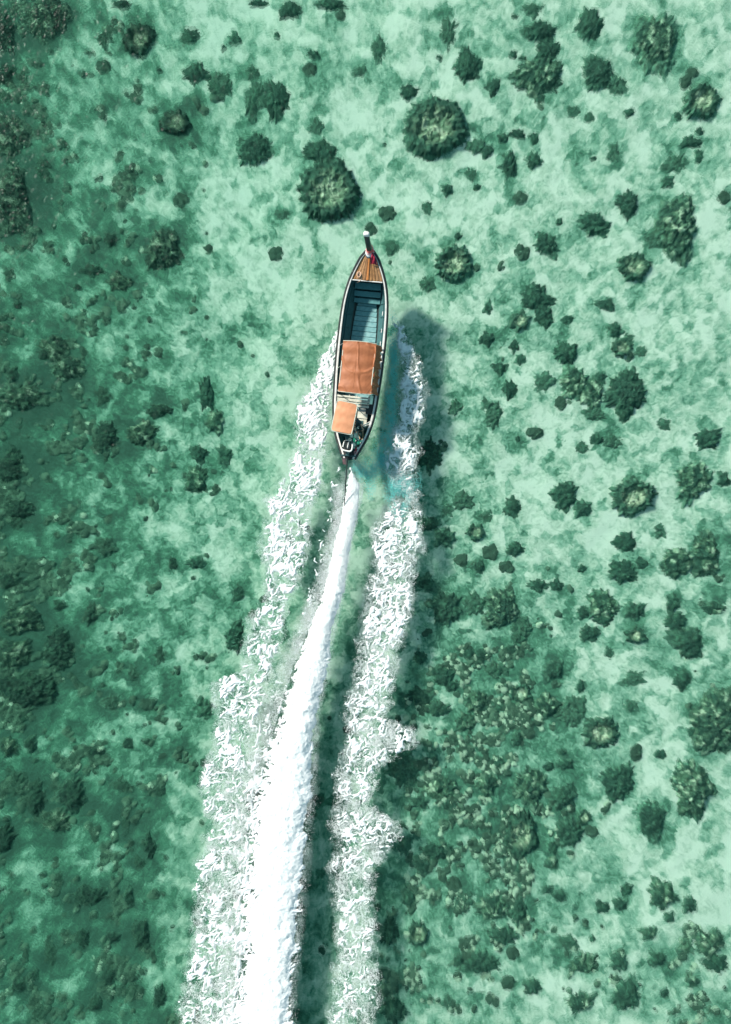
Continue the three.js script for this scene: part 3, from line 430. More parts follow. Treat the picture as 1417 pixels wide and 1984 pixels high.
function rod(a, b, r, rad = 8) { const A = new THREE.Vector3(...a), B = new THREE.Vector3(...b), g = new THREE.CylinderGeometry(r, r, A.distanceTo(B), rad); g.applyQuaternion(new THREE.Quaternion().setFromUnitVectors(new THREE.Vector3(0, 1, 0), B.clone().sub(A).normalize())); const m = A.add(B).multiplyScalar(0.5); g.translate(m.x, m.y, m.z); return g; }
function lathe(pts, x, y, z, seg = 20) { const g = new THREE.LatheGeometry(pts.map((p) => new THREE.Vector2(...p)), seg); g.translate(x, y, z); return g; }
const join = (...gs) => mergeGeometries(gs.map((g) => { const n = g.index ? g.toNonIndexed() : g; for (const k of Object.keys(n.attributes)) if (!['position', 'normal', 'uv'].includes(k)) n.deleteAttribute(k); return n; }));
const grain = (base, dark, sx, sz, amt = 1) => colorTexture(256, 256, (u, v, o) => {
  const x = u * 8, y = v * 8, g = fbm(x * sx, y * sz, 3), s = fbm(x * sx * 4 + 9, y * sz * 4, 2), st = fbm(x * 0.9 + 30, y * 0.9, 3); const t = clamp(0.5 + amt * (0.8 * g + 0.5 * s) + 0.7 * st); for (let k = 0; k < 3; k++) o[k] = lerp(dark[k], base[k], t); });
const paintMat = (rgb, opt = {}) => new THREE.MeshStandardMaterial({ map: grain(rgb, rgb.map((c) => c * 0.62), 0.9, 0.9, 0.8), roughness: 0.55, ...opt });
const M = {
  hull: paintMat([0.030, 0.052, 0.052], { roughness: 0.35, side: THREE.DoubleSide }),
  inner: paintMat([0.04, 0.13, 0.135], { roughness: 0.6, side: THREE.DoubleSide }),
  floor: [0, 1, 2].map((k) => new THREE.MeshStandardMaterial({ map: grain([0.25 - 0.03 * k, 0.43 - 0.03 * k, 0.43 - 0.03 * k], [0.08, 0.23, 0.245], 0.5, 5), roughness: 0.7 })),  // pale boards with the teal of the cockpit shade put into their colour
  step: paintMat([0.07, 0.23, 0.24]),
  cap: paintMat([0.72, 0.69, 0.65]),
  black: paintMat([0.014, 0.018, 0.018], { roughness: 0.4 }),
  prow: paintMat([0.022, 0.045, 0.042], { roughness: 0.3 }),
  white: paintMat([0.80, 0.78, 0.74]),
  cream: [0, 1, 2].map((k) => paintMat([0.62 - 0.05 * k, 0.61 - 0.05 * k, 0.51 - 0.05 * k])),
  grey: paintMat([0.42, 0.43, 0.40]),
  deck: [0, 1, 2].map((k) => new THREE.MeshStandardMaterial({ map: grain([[0.42, 0.205, 0.075], [0.36, 0.18, 0.075], [0.47, 0.25, 0.11]][k], [0.16, 0.075, 0.03], 5, 0.4), roughness: 0.4 })),
  ridge: new THREE.MeshStandardMaterial({ map: grain([0.60, 0.23, 0.055], [0.30, 0.10, 0.03], 5, 0.4), roughness: 0.4 }),
  metal: new THREE.MeshStandardMaterial({ color: new THREE.Color().setRGB(0.35, 0.37, 0.37), metalness: 0.8, roughness: 0.4 }),
  iron: new THREE.MeshStandardMaterial({ color: new THREE.Color().setRGB(0.03, 0.035, 0.035), metalness: 0.4, roughness: 0.5 }),
  green: paintMat([0.02, 0.26, 0.17], { roughness: 0.25 }),
  teal: paintMat([0.03, 0.10, 0.10], { roughness: 0.6 }),
  red: paintMat([0.50, 0.03, 0.06]), pink: paintMat([0.62, 0.25, 0.24]),
  bamboo: paintMat([0.55, 0.47, 0.32]),
};
const boat = group('long_tail_boat');
boat.position.set(-0.20, 0, -7.37);
boat.rotation.order = 'YXZ';
boat.rotation.set(0.020, -0.1082, 0.072);       // bow a little up, heeling to port in the turn
tag(boat, 'dark long-tail boat with orange awning running at speed over the reef', 'boat');
const interp = (pts, z) => { for (let k = 0; k < pts.length - 1; k++) if (z <= pts[k + 1][0]) { const a = pts[Math.max(0, k - 1)], b = pts[k], c = pts[k + 1], d = pts[Math.min(pts.length - 1, k + 2)], t = clamp((z - b[0]) / (c[0] - b[0])), h = c[0] - b[0];
  const m1 = (c[1] - a[1]) / (c[0] - a[0]) * h, m2 = (d[1] - b[1]) / (d[0] - b[0]) * h, t2 = t * t, t3 = t2 * t; return (2 * t3 - 3 * t2 + 1) * b[1] + (t3 - 2 * t2 + t) * m1 + (-2 * t3 + 3 * t2) * c[1] + (t3 - t2) * m2; } return pts[pts.length - 1][1]; };
const HW = [[-4.85, 0.16], [-4.55, 0.40], [-4.19, 0.58], [-3.62, 0.81], [-2.9, 0.98], [-2.07, 1.07], [-0.8, 1.11], [0.4, 1.10], [1.2, 1.07], [2.67, 0.97], [3.7, 0.76], [4.3, 0.52], [4.85, 0.27]];
const SH = [[-4.85, 1.62], [-4.2, 1.38], [-3.4, 1.19], [-2, 1.05], [0, 0.95], [2, 0.88], [3.6, 0.90], [4.85, 1.06]];
const KL = [[-4.85, 0.5], [-4.2, 0.02], [-3.2, -0.28], [0, -0.38], [3, -0.34], [4.2, -0.12], [4.85, 0.12]];
const hw = (z) => interp(HW, z), sheer = (z) => interp(SH, z), keel = (z) => interp(KL, z);
const side = (z, t, inset = 0) => { const w = Math.max(0.02, hw(z) - inset); return [w * Math.pow(Math.sin(t * PI / 2), 0.72), lerp(keel(z) + inset, sheer(z), t)]; };
const halfAt = (z, y) => { const t = clamp((y - keel(z)) / (sheer(z) - keel(z))); return hw(z) * Math.pow(Math.sin(t * PI / 2), 0.72); };      // inside half width at a height
const zs = Array.from({ length: 61 }, (_, i) => -4.85 + 9.7 * i / 60);
{
  const rows = (inset, lo) => zs.map((z) => { const r = []; for (let k = -16; k <= 16; k++) { const t = Math.max(Math.abs(k) / 16, 0); const [x, y] = side(z, lo ? lerp(lo, 1, t) : t, inset); r.push([Math.sign(k) * x, y, z]); } return r; });
  add('hull', join(sheet(rows(0)), sheet(rows(0.045), true), sheet([rows(0)[60], rows(0)[60].map(([x, y, z]) => [x * 0.4, lerp(y, 0.9, 0.5), z + 0.05])])), M.hull, boat);
}
// inner lining, stringers and ribs
for (const s of [-1, 1]) {
  const lin = zs.filter((z) => z > -3.9 && z < 4.5).map((z) => { const r = []; for (let k = 0; k <= 8; k++) { const [x, y] = side(z, lerp(0.35, 0.985, k / 8), 0.06); r.push([s * x, y, z]); } return r; });
  add('side_lining', sheet(lin, s < 0), M.inner, boat);
  for (const t of [0.62, 0.8]) add('stringer', tube(zs.filter((z, i) => z > -3.7 && z < 4.3 && i % 3 === 0).map((z) => { const [x, y] = side(z, t, 0.085); return [s * x, y, z]; }), 0.022, 60, 6), M.inner, boat);
  for (let z = -3.3; z < 4.2; z += 0.62) add('rib', tube([0.45, 0.6, 0.75, 0.9, 0.97].map((t) => { const [x, y] = side(z, t, 0.08); return [s * x, y, z]; }), 0.03, 10, 6), M.inner, boat);
  // rub rail outside, pale capping board on top
  add('rub_rail', tube(zs.filter((_, i) => i % 2 === 0).map((z) => [s * (hw(z) + 0.012), sheer(z) - 0.02, z]), 0.068, 120, 8), M.black, boat);
  const cap = zs.map((z) => { const w = hw(z), y = sheer(z) + 0.025, wi = Math.max(0.03, w - lerp(0.08, 0.105, ss(-3, 0, z))); return [[s * (w - 0.01), y - 0.05, z], [s * (w - 0.008), y, z], [s * (w - 0.02), y + 0.012, z], [s * wi, y + 0.012, z], [s * (wi - 0.006), y, z], [s * (wi - 0.004), y - 0.05, z]]; });
  add('capping_board', sheet(cap, s < 0), M.cap, boat);
}
// bottom boards across the hull, forward steps
for (let z = -3.55, k = 0; z < 4.3; z += 0.245, k++) { const y = 0.10, w = 2 * Math.max(0.10, Math.min(halfAt(z, y), halfAt(z + 0.24, y)) - 0.09); add('floor_board', box(w, 0.03, 0.228, 0, y + (k % 3) * 0.004, z + 0.12), M.floor[k % 3], boat); }
[[-3.42, 0.66, 0.30], [-3.08, 0.47, 0.26], [-2.78, 0.34, 0.22]].forEach(([z, y, d]) => add('bow_step', join(box(2 * (halfAt(z - d / 2, y) - 0.09), 0.05, d, 0, y, z), box(2 * (halfAt(z + d / 2 - 0.05, y * 0.5) - 0.10), y * 0.62, 0.03, 0, y * 0.67, z + d / 2 - 0.03)), M.step, boat));
// fore deck
{
  const z0 = -4.8, z1 = -3.58, n = 9;
  for (let k = 0; k < n; k++) {
    const a = -1 + 2 * k / n + 0.012, b = -1 + 2 * (k + 1) / n - 0.012, rows = [];
    for (let i = 0; i <= 12; i++) { const z = lerp(z0, z1 + 0.05 * (1 - Math.abs(a + b) / 2), i / 12), w = Math.max(0.05, hw(z) - 0.10), y = sheer(z) - 0.03, cr = (u) => y + 0.07 * (1 - u * u); rows.push([[a * w, cr(a) - 0.04, z], [a * w, cr(a), z], [b * w, cr(b), z], [b * w, cr(b) - 0.04, z]]); }
    add('deck_plank', metreUV(sheet(rows)), M.deck[(k * 2 + (k >> 1)) % 3], boat);
  }
  const ridge = Array.from({ length: 13 }, (_, i) => { const z = lerp(z0 + 0.1, z1 + 0.02, i / 12), y = sheer(z) + 0.035, w = lerp(0.03, 0.055, i / 12); return [[-w, y, z], [-w, y + 0.035, z], [w, y + 0.035, z], [w, y, z]]; });
  add('deck_ridge', metreUV(sheet(ridge)), M.ridge, boat);
  add('deck_coaming', box(2 * (hw(-3.55) - 0.12), 0.07, 0.05, 0, sheer(-3.55) - 0.01, -3.53), M.cap, boat);
}
// prow post with its white head
{
  const path = [[0, 0.75, -4.70], [0.0, 1.35, -4.80], [-0.02, 1.75, -4.88], [-0.06, 2.15, -5.02], [-0.11, 2.5, -5.2], [-0.15, 2.74, -5.36]];
  const c = new THREE.CatmullRomCurve3(path.map((p) => new THREE.Vector3(...p))), ring = (t, w, d) => { const p = c.getPoint(t), T = c.getTangent(t), X = new THREE.Vector3(1, 0, 0), F = X.clone().cross(T).normalize(), r = []; for (let k = 0; k <= 12; k++) { const a = k / 12 * 2 * PI, cx = Math.sign(Math.cos(a)) * Math.pow(Math.abs(Math.cos(a)), 0.45), cy = Math.sign(Math.sin(a)) * Math.pow(Math.abs(Math.sin(a)), 0.45); r.push([p.x + X.x * cx * w + F.x * cy * d, p.y + F.y * cy * d, p.z + F.z * cy * d]); } return r; };
  const rows = []; for (let i = 0; i <= 24; i++) { const t = i / 24; rows.push(ring(t * 0.93, lerp(0.10, 0.125, t), lerp(0.17, 0.10, t))); }
  const post = add('prow_post', sheet(rows), M.prow, boat);
  const cap = [[0.90, 0.135, 0.11], [0.93, 0.15, 0.12], [0.98, 0.13, 0.11], [1.0, 0.10, 0.09], [1.0, 0.02, 0.02]].map(([t, w, d]) => ring(t, w, d));
  add('prow_head', sheet(cap), M.white, post);
}
// ---- awnings
const tarpTex = (a, b, fold) => colorTexture(512, 512, (u, v, o) => { const x = u * 3, y = v * 3, st = fbm(x * 1.6, y * 1.6, 4), f = n2(x * 40, y * 40), panel = (Math.floor(x * fold) % 2) * 0.16; const t = clamp(0.55 + 0.9 * st + 0.05 * f - panel); for (let k = 0; k < 3; k++) o[k] = lerp(b[k], a[k], t); });
{
  const mat = new THREE.MeshStandardMaterial({ map: tarpTex([0.345, 0.115, 0.042], [0.255, 0.078, 0.026], 1.3), roughness: 0.62, side: THREE.DoubleSide });
  const awning = group('awning', boat);
  const X0 = -0.76, X1 = 0.80, Z0 = -0.52, Z1 = 1.80, rows = [];
  const roofY = (u, v, x, z) => 1.86 + 0.12 * (1 - (2 * u - 1) ** 2) - 0.035 * (1 - (2 * v - 1) ** 2) + 0.022 * fbm(x * 2.2, z * 2.2 + 4, 3) + 0.03 * Math.max(0, 1 - 9 * Math.abs(n2(x * 1.1 + z * 0.5, z * 0.8 - x))) - 0.012 * Math.cos((v * 4) * 2 * PI)
    + 0.05 * Math.max(0, u - 0.72) / 0.28 * Math.max(0, v - 0.35) * n2(x * 9 + z * 5, z * 2.5);
  for (let i = 0; i <= 72; i++) { const v = i / 72, r = []; for (let j = 0; j <= 56; j++) { const u = j / 56, z = lerp(Z0, Z1, v) + 0.03 * Math.sin(u * PI) * (v < 0.5 ? -1 : 1) * Math.abs(2 * v - 1) + 0.02 * n2(u * 7, v < 0.5 ? 2 : 8), x = lerp(X0, X1, u) + 0.012 * n2(v * 9, u < 0.5 ? 3 : 5); r.push([x, roofY(u, v, x, z), z]); } rows.push(r); }
  add('roof_sheet', sheet(rows), mat, awning);
  add('roof_seam', sheet(Array.from({ length: 73 }, (_, i) => { const v = i / 72, z = lerp(Z0, Z1, v), x = lerp(X0, X1, 0.44); return [-0.028, 0, 0.028].map((d) => [x + d, roofY(0.44, v, x, z) + 0.008 - Math.abs(d) * 0.08, z]); })), mat, awning);
  // fore, aft and port hems
  const hem = (f) => add('hem', tube(Array.from({ length: 13 }, (_, i) => f(i / 12)), 0.018, 40, 6), M.cream[1], awning);
  hem((t) => [lerp(X0, X1, t), roofY(t, 0, lerp(X0, X1, t), Z0) - 0.012, Z0 - 0.015 - 0.03 * Math.sin(t * PI)]);
  hem((t) => [lerp(X0, X1, t), roofY(t, 1, lerp(X0, X1, t), Z1) - 0.012, Z1 + 0.015 + 0.03 * Math.sin(t * PI)]);
  // the starboard curtain, hanging slack in folds
  const cur = [];
  for (let i = 0; i <= 90; i++) { const v = i / 90, r = []; for (let j = 0; j <= 20; j++) { const t = j / 20, z = lerp(Z0 + 0.02, Z1 - 0.02, v), fold = 0.075 * t * (Math.sin(v * 34 + 3 * n2(v * 6, 1)) + 0.6 * Math.sin(v * 71 + t * 3)) + 0.08 * n2(v * 5, t * 2);
    r.push([0.795 + 0.22 * Math.sin(t * PI * 0.5) + 0.6 * fold, roofY(1, v, X1, z) - 0.72 * t * t - 0.10 * t + 0.05 * n2(v * 12, t * 3), z + 0.25 * fold]); } cur.push(r); }
  add('side_curtain', sheet(cur), mat, awning);
  add('rolled_flap', tube(Array.from({ length: 12 }, (_, i) => { const t = i / 11; return [0.76 + 0.03 * Math.sin(t * 5) + 0.05 * t, 1.90 + 0.03 * Math.sin(t * 9), lerp(-0.42, 0.55, t)]; }), 0.042, 40, 8), mat, awning);
  for (const s of [-1, 1]) for (const z of [-0.45, 0.62, 1.72]) add('pole', rod([s * (hw(z) - 0.10), sheer(z), z], [s < 0 ? X0 + 0.05 : X1 - 0.03, 1.84, z], 0.02), M.metal, awning);
  for (const s of [-1, 1]) add('roof_rail', rod([s < 0 ? X0 + 0.03 : X1 - 0.03, 1.835, Z0], [s < 0 ? X0 + 0.03 : X1 - 0.03, 1.835, Z1], 0.022), M.cream[0], awning);
}
{
  const mat = new THREE.MeshStandardMaterial({ map: tarpTex([0.58, 0.255, 0.128], [0.49, 0.20, 0.095], 2.1), roughness: 0.6, side: THREE.DoubleSide });
  const aw = group('helm_awning', boat); aw.position.set(-0.30, 0, 3.02); aw.rotation.y = -0.10;
  const W = 0.47, D = 0.70, H = 2.08, rows = [], corner = (a, b) => 1 - 0.06 * Math.pow(Math.abs(a * b), 6);
  for (let i = 0; i <= 36; i++) { const b = -1 + 2 * i / 36, r = []; for (let j = 0; j <= 28; j++) { const a = -1 + 2 * j / 28, k = corner(a, b), x = a * W * k, z = b * D * k; r.push([x, H + 0.045 * (1 - a * a) + 0.012 * (1 - b * b) + 0.008 * n2(x * 5, z * 5) - 0.006 * Math.cos(b * 9.4), z]); } rows.push(r); }
  add('roof_sheet', sheet(rows), mat, aw);
  const rim = []; for (const [a, b] of [[-1, -0.85], [-1, 0.8], [-0.85, 1], [0.85, 1], [1, 0.8], [1, -0.85], [0.9, -1], [-0.9, -1], [-1, -0.85]]) rim.push([a * (W + 0.015), H - 0.01, b * (D + 0.015)]);
  add('roof_frame', tube(rim, 0.024, 90, 7), M.cream[0], aw);
  // torn fringe along the starboard edge
  for (let k = 0; k < 11; k++) { const z = -0.5 + 1.12 * k / 10, w = 0.045, l = rr(0.10, 0.2), o = rr(0.02, 0.08); add('fringe_strip', sheet([0, 0.5, 1].map((t) => [[W + 0.01 + o * t, H - 0.02 - l * t, z - w * (1 - 0.6 * t)], [W + 0.03 + o * t, H - 0.02 - l * t, z + w * (1 - 0.6 * t) + 0.03 * t]])), mat, aw); }
  for (const [x, z] of [[-0.42, -0.62], [0.42, -0.62], [-0.40, 0.62], [0.36, 0.64]]) add('pole', rod([x * 0.9, 0.55, z], [x, H - 0.02, z], 0.018), M.metal, aw);
}
// ---- aft: bench slats, lockers
for (let k = 0; k < 4; k++) add('bench_slat', box(1.62 - 0.02 * k, 0.035, [0.09, 0.13, 0.05, 0.09][k], -0.1, 0.86 - 0.015 * (k % 2), 1.92 + [0, 0.15, 0.28, 0.4][k]), M.cream[k % 3], boat);
for (const x of [-0.86, -0.3, 0.05, 0.62]) add('bench_bearer', box(0.05, 0.06, 0.56, x, 0.815, 2.1), M.grey, boat);
const lockers = [[0.34, 0.5, 0.36, 0.36, 2.36, 0.62, M.grey], [0.46, 0.48, 0.30, 0.40, 2.71, 0.60, M.cream[0]], [0.40, 0.44, 0.24, 0.42, 2.99, 0.56, M.cream[1]]];
for (const [w, h, d, x, z, y, m] of lockers) { const l = add('stern_locker', box(w, h, d, x, y - h / 2, z, 0, 0.012), m, boat); add('locker_lid', box(w + 0.02, 0.025, d + 0.015, x, y + 0.014, z, 0, 0.006), m, l); }
{ const w = 0.30, b = add('dark_opening_box', box(w, 0.34, 0.46, 0.71, 0.53, 2.40, -0.05, 0.015), M.black, boat); add('box_lid', box(w + 0.02, 0.03, 0.48, 0.71, 0.715, 2.40, -0.05, 0.008), M.black, b); }  // solid black box added to stand for a dark opening
add('helm_seat', box(0.9, 0.06, 0.34, 0.0, 0.60, 3.14), M.inner, boat);
for (const x of [-0.36, 0.36]) add('seat_post', box(0.08, 0.46, 0.26, x, 0.35, 3.14), M.inner, boat);
add('stern_deck', (() => { const r = []; for (let i = 0; i <= 10; i++) { const z = lerp(4.35, 4.86, i / 10), w = hw(z) - 0.03; r.push([-1, -0.5, 0, 0.5, 1].map((u) => [u * w, sheer(z) - 0.05 + 0.03 * (1 - u * u), z])); } return sheet(r); })(), M.black, boat);
for (let z = 3.42, k = 0; z < 4.3; z += 0.2, k++) add('platform_board', box(2 * (halfAt(z + 0.19, 0.28) - 0.09), 0.03, 0.185, 0, 0.285, z + 0.1), M.inner, boat);
add('transom_bar', box(0.72, 0.06, 0.07, -0.02, 1.10, 4.72), M.teal, boat);
for (const z of [-2.1, -1.3, -0.7]) add('cleat', join(box(0.035, 0.05, 0.10, hw(z) - 0.2, sheer(z) + 0.03, z), box(0.03, 0.025, 0.2, hw(z) - 0.2, sheer(z) + 0.06, z)), M.white, boat);

// ---- the long-tail engine: a thing of its own, swinging on its pivot
const place = (o) => { o.position.copy(boat.position); o.rotation.copy(boat.rotation); return o; };
{
  const e = place(group('long_tail_engine')); tag(e, 'black engine with white pipes and long propeller shaft on the stern', 'engine');
  add('pivot_post', rod([-0.05, 0.95, 4.60], [-0.05, 1.22, 4.60], 0.05), M.iron, e);
  add('engine_bed', join(rod([-0.22, 1.20, 3.85], [-0.20, 1.20, 4.75], 0.025), rod([0.12, 1.20, 3.85], [0.10, 1.20, 4.75], 0.025), rod([-0.22, 1.20, 4.1], [0.12, 1.20, 4.1], 0.022), rod([-0.22, 1.20, 4.6], [0.12, 1.20, 4.6], 0.022)), M.iron, e);
  const blk = add('engine_block', box(0.30, 0.26, 0.44, -0.05, 1.33, 4.28, 0, 0.02), M.iron, e);
  add('cylinder_head', box(0.22, 0.10, 0.36, -0.05, 1.51, 4.27, 0, 0.015), M.black, blk);
  for (let k = 0; k < 4; k++) add('spark_plug', lathe([[0, 0], [0.018, 0], [0.018, 0.05], [0.008, 0.055], [0.008, 0.09], [0, 0.09]], -0.05, 1.56, 4.15 + k * 0.08, 8), M.white, blk);
  const fly = new THREE.CylinderGeometry(0.15, 0.15, 0.05, 24); fly.rotateX(PI / 2); fly.translate(-0.05, 1.34, 4.02); add('flywheel', fly, M.metal, e);
  add('radiator', box(0.34, 0.30, 0.07, -0.05, 1.38, 3.92, 0, 0.01), M.teal, e);
  add('fuel_bottle', lathe([[0, 0], [0.07, 0], [0.075, 0.02], [0.075, 0.16], [0.03, 0.21], [0.03, 0.24], [0, 0.24]], 0.02, 1.5, 3.98, 16), M.cream[0], e);
  add('exhaust_pipe', tube([[0.10, 1.44, 4.14], [0.16, 1.52, 4.22], [0.15, 1.54, 4.45], [0.06, 1.54, 4.53], [-0.25, 1.52, 4.50], [-0.36, 1.48, 4.42]], 0.036, 50, 10), M.white, e);
  for (const x of [-0.22, 0.0]) add('intake_pipe', tube([[x, 1.42, 4.05], [x - 0.03, 1.56, 4.14], [x - 0.06, 1.56, 4.36]], 0.03, 20, 8), M.white, e);
  add('gearbox', box(0.16, 0.16, 0.24, -0.05, 1.24, 4.62, 0, 0.02), M.teal, e);
  add('shaft_tube', rod([-0.05, 1.22, 4.70], [-0.045, -0.12, 7.80], 0.03, 10), M.iron, e);
  add('shaft_brace', rod([-0.05, 1.05, 4.68], [-0.047, 0.62, 6.0], 0.014), M.iron, e);
  const hub = new THREE.CylinderGeometry(0.035, 0.05, 0.12, 12); hub.rotateX(PI / 2); hub.translate(-0.045, -0.15, 7.86); const pr = add('propeller_hub', hub, M.metal, e);
  for (const s of [0, 1, 2]) { const b = new THREE.SphereGeometry(0.1, 10, 6); b.scale(0.55, 1, 0.12); b.translate(0, 0.11, 0); b.rotateY(0.5); b.rotateZ(s * 2 * PI / 3); b.translate(-0.045, -0.15, 7.86); add('propeller_blade', b, M.metal, pr); }
  const til = add('tiller', rod([0.10, 1.30, 4.2], [0.16, 1.30, 3.42], 0.022), M.teal, e); add('tiller_grip', rod([0.155, 1.30, 3.5], [0.165, 1.30, 3.3], 0.03), M.black, til);
  add('splash_guard', (() => { const r = []; for (let i = 0; i <= 6; i++) { const t = i / 6; r.push([-0.30 + 0.02 * t, 1.02 - 0.35 * t + 0.04 * Math.sin(t * 3), 4.86 + 0.28 * t]); } return sheet(r.map((p) => [[p[0], p[1], p[2]], [p[0] + 0.09, p[1] + 0.02, p[2]], [p[0] + 0.17, p[1], p[2]]])); })(), Object.assign(M.pink.clone(), { side: THREE.DoubleSide }), e);
}
// ---- loose gear aboard
function jerrycan(x, z, ry, label) { const g = place(group('jerrycan')); tag(g, label, 'jerrycan', 'green jerrycans at the stern'); const c = group('container', g); c.position.set(x, 0.04, z); c.rotation.y = ry;
  add('canister', box(0.26, 0.36, 0.17, 0, 0.18 + 0.28, 0, 0, 0.03), M.green, c); add('carry_handle', tube([[-0.07, 0.64, 0], [-0.06, 0.70, 0], [0.04, 0.70, 0], [0.05, 0.64, 0]], 0.014, 16, 6), M.green, c); add('screw_cap', lathe([[0, 0], [0.03, 0], [0.03, 0.035], [0, 0.035]], 0.09, 0.64, 0, 12), M.white, c); }
jerrycan(0.36, 4.06, 0.2, 'green jerrycan nearest the right gunwale at the stern'); jerrycan(0.14, 3.92, -0.5, 'green jerrycan beside the engine at the stern');
{ // folded tarpaulin
  const r = []; for (let i = 0; i <= 22; i++) { const v = i / 22, row = []; for (let j = 0; j <= 22; j++) { const u = j / 22, x = lerp(0.26, 0.74, u), w = 0.10 + 0.36 * u, z = 3.12 + 0.28 * (1 - u) + (v - 0.35) * w * 1.3; row.push([x, 0.58 + 0.14 * Math.sin(u * PI) * Math.sin(v * PI) + 0.05 * n2(x * 7, z * 7) + 0.03 * n2(x * 17, z * 13) - 0.22 * Math.pow(Math.abs(2 * v - 1), 5), z]); } r.push(row); }
  const m = place(add('tarpaulin', sheet(r), Object.assign(M.teal.clone(), { side: THREE.DoubleSide }))); tag(m, 'dark teal tarpaulin heaped against the right gunwale near the stern', 'tarpaulin');
  const rope = place(add('lashing_rope', tube([[0.24, 0.86, 3.30], [0.42, 0.80, 3.22], [0.66, 0.82, 3.08], [0.86, 0.92, 2.98], [0.90, 0.92, 3.02], [0.7, 0.80, 3.16], [0.5, 0.76, 3.24]], 0.013, 60, 6), M.cap)); tag(rope, 'pale rope stretched over the teal tarpaulin', 'rope');
}
{ // boat hook
  const h = place(group('boat_hook')); tag(h, 'teal boat hook with a red end lying beside the engine', 'boat hook');
  add('pole', rod([0.27, 0.98, 3.5], [0.30, 1.10, 4.42], 0.024), M.teal, h); add('red_sleeve', rod([0.30, 1.10, 4.30], [0.302, 1.108, 4.46], 0.034), M.red, h);
  const t = new THREE.TorusGeometry(0.065, 0.02, 8, 20); t.rotateX(PI / 2); t.translate(0.31, 1.12, 4.54); add('ring', t, M.pink, h);
}
{ // coil of rope and a small anchor on the port side of the fore deck
  const pts = []; for (let k = 0; k < 90; k++) { const a = k * 0.33, r = 0.09 + 0.05 * n2(k * 0.31, 3) + 0.02 * Math.sin(k * 0.11); pts.push([-0.42 + r * Math.cos(a) * 0.9 + 0.03 * n2(k * 0.2, 9), 1.245 + 0.012 * (k / 12) + 0.02 * n2(k * 0.5, 1), -3.78 + r * 1.25 * Math.sin(a)]); }
  pts.push([-0.30, 1.26, -3.62], [-0.36, 1.22, -3.5], [-0.5, 1.1, -3.44]);
  const c = place(add('rope_coil', tube(pts, 0.017, 420, 6), new THREE.MeshStandardMaterial({ map: grain([0.66, 0.43, 0.30], [0.36, 0.22, 0.15], 4, 4), roughness: 0.9 }))); tag(c, 'tan rope coil on the left side of the wooden fore deck', 'rope');
  const an = place(group('anchor')); tag(an, 'small dark anchor lying in the rope coil on the fore deck', 'anchor');
  add('shank', rod([-0.50, 1.26, -3.95], [-0.36, 1.30, -3.66], 0.016), M.iron, an); add('fluke', tube([[-0.58, 1.24, -3.84], [-0.54, 1.25, -3.97], [-0.46, 1.26, -4.0], [-0.38, 1.27, -3.93]], 0.016, 20, 6), M.iron, an);
}
{ // sashes tied round the prow post
  const g = place(group('prow_sashes')); tag(g, 'red, white and dark sashes tied round the prow post', 'sash');
  const cloth = (c) => new THREE.MeshStandardMaterial({ map: grain(c, c.map((q) => q * 0.7), 3, 3), roughness: 0.75, side: THREE.DoubleSide });
  const C = { coral: cloth([0.78, 0.16, 0.13]), pinkw: cloth([0.82, 0.5, 0.52]), white: cloth([0.85, 0.85, 0.84]), navy: cloth([0.05, 0.09, 0.13]), crimson: cloth([0.42, 0.012, 0.04]), plum: cloth([0.12, 0.012, 0.06]) };
  const band = (y, z, r, h, m, ph) => { const rows = []; for (let i = 0; i <= 40; i++) { const a = i / 40 * 2 * PI, row = []; for (let j = 0; j <= 5; j++) { const t = j / 5, k = r - 0.05 * t + 0.022 * Math.sin(t * PI) + 0.014 * n2(a * 3 + ph, t * 4); row.push([k * 0.8 * Math.cos(a), y + h * (t - 0.5) + 0.02 * Math.sin(a + ph) + 0.01 * n2(a * 2, ph), z - 0.10 * (t - 0.5) * h * 4 + k * 1.0 * Math.sin(a)]); } rows.push(row); } return sheet(rows); };
  add('sash', band(1.56, -4.80, 0.285, 0.12, C.navy, 1), C.navy, g); add('sash', band(1.65, -4.83, 0.265, 0.12, C.white, 2), C.white, g); add('sash', band(1.74, -4.87, 0.235, 0.11, C.pinkw, 3), C.pinkw, g); add('sash', band(1.82, -4.90, 0.20, 0.11, C.coral, 4), C.coral, g);
  const tail = (p, q, w, m, ph) => { const rows = []; for (let i = 0; i <= 20; i++) { const t = i / 20, x = lerp(p[0], q[0], t), y = lerp(p[1], q[1], t) + 0.05 * Math.sin(t * PI) + 0.02 * n2(t * 6, ph), z = lerp(p[2], q[2], t); rows.push([-1, -0.5, 0, 0.5, 1].map((u) => [x + u * w * (0.5 + 0.6 * t), y + 0.025 * Math.sin(u * 4 + t * 7 + ph), z + 0.04 * u * n2(t * 4, ph + 3)])); } add('sash_tail', sheet(rows), m, g); };
  tail([0.16, 1.78, -4.72], [0.20, 1.50, -4.28], 0.11, C.crimson, 1); tail([0.16, 1.80, -4.78], [0.36, 1.46, -4.26], 0.04, C.plum, 5); tail([0.15, 1.8, -4.80], [0.27, 1.48, -4.36], 0.04, C.navy, 8);
  const k = new THREE.SphereGeometry(0.06, 12, 8); k.scale(1, 0.8, 1.1); k.translate(0.17, 1.80, -4.80); add('knot', k, C.coral, g);
}
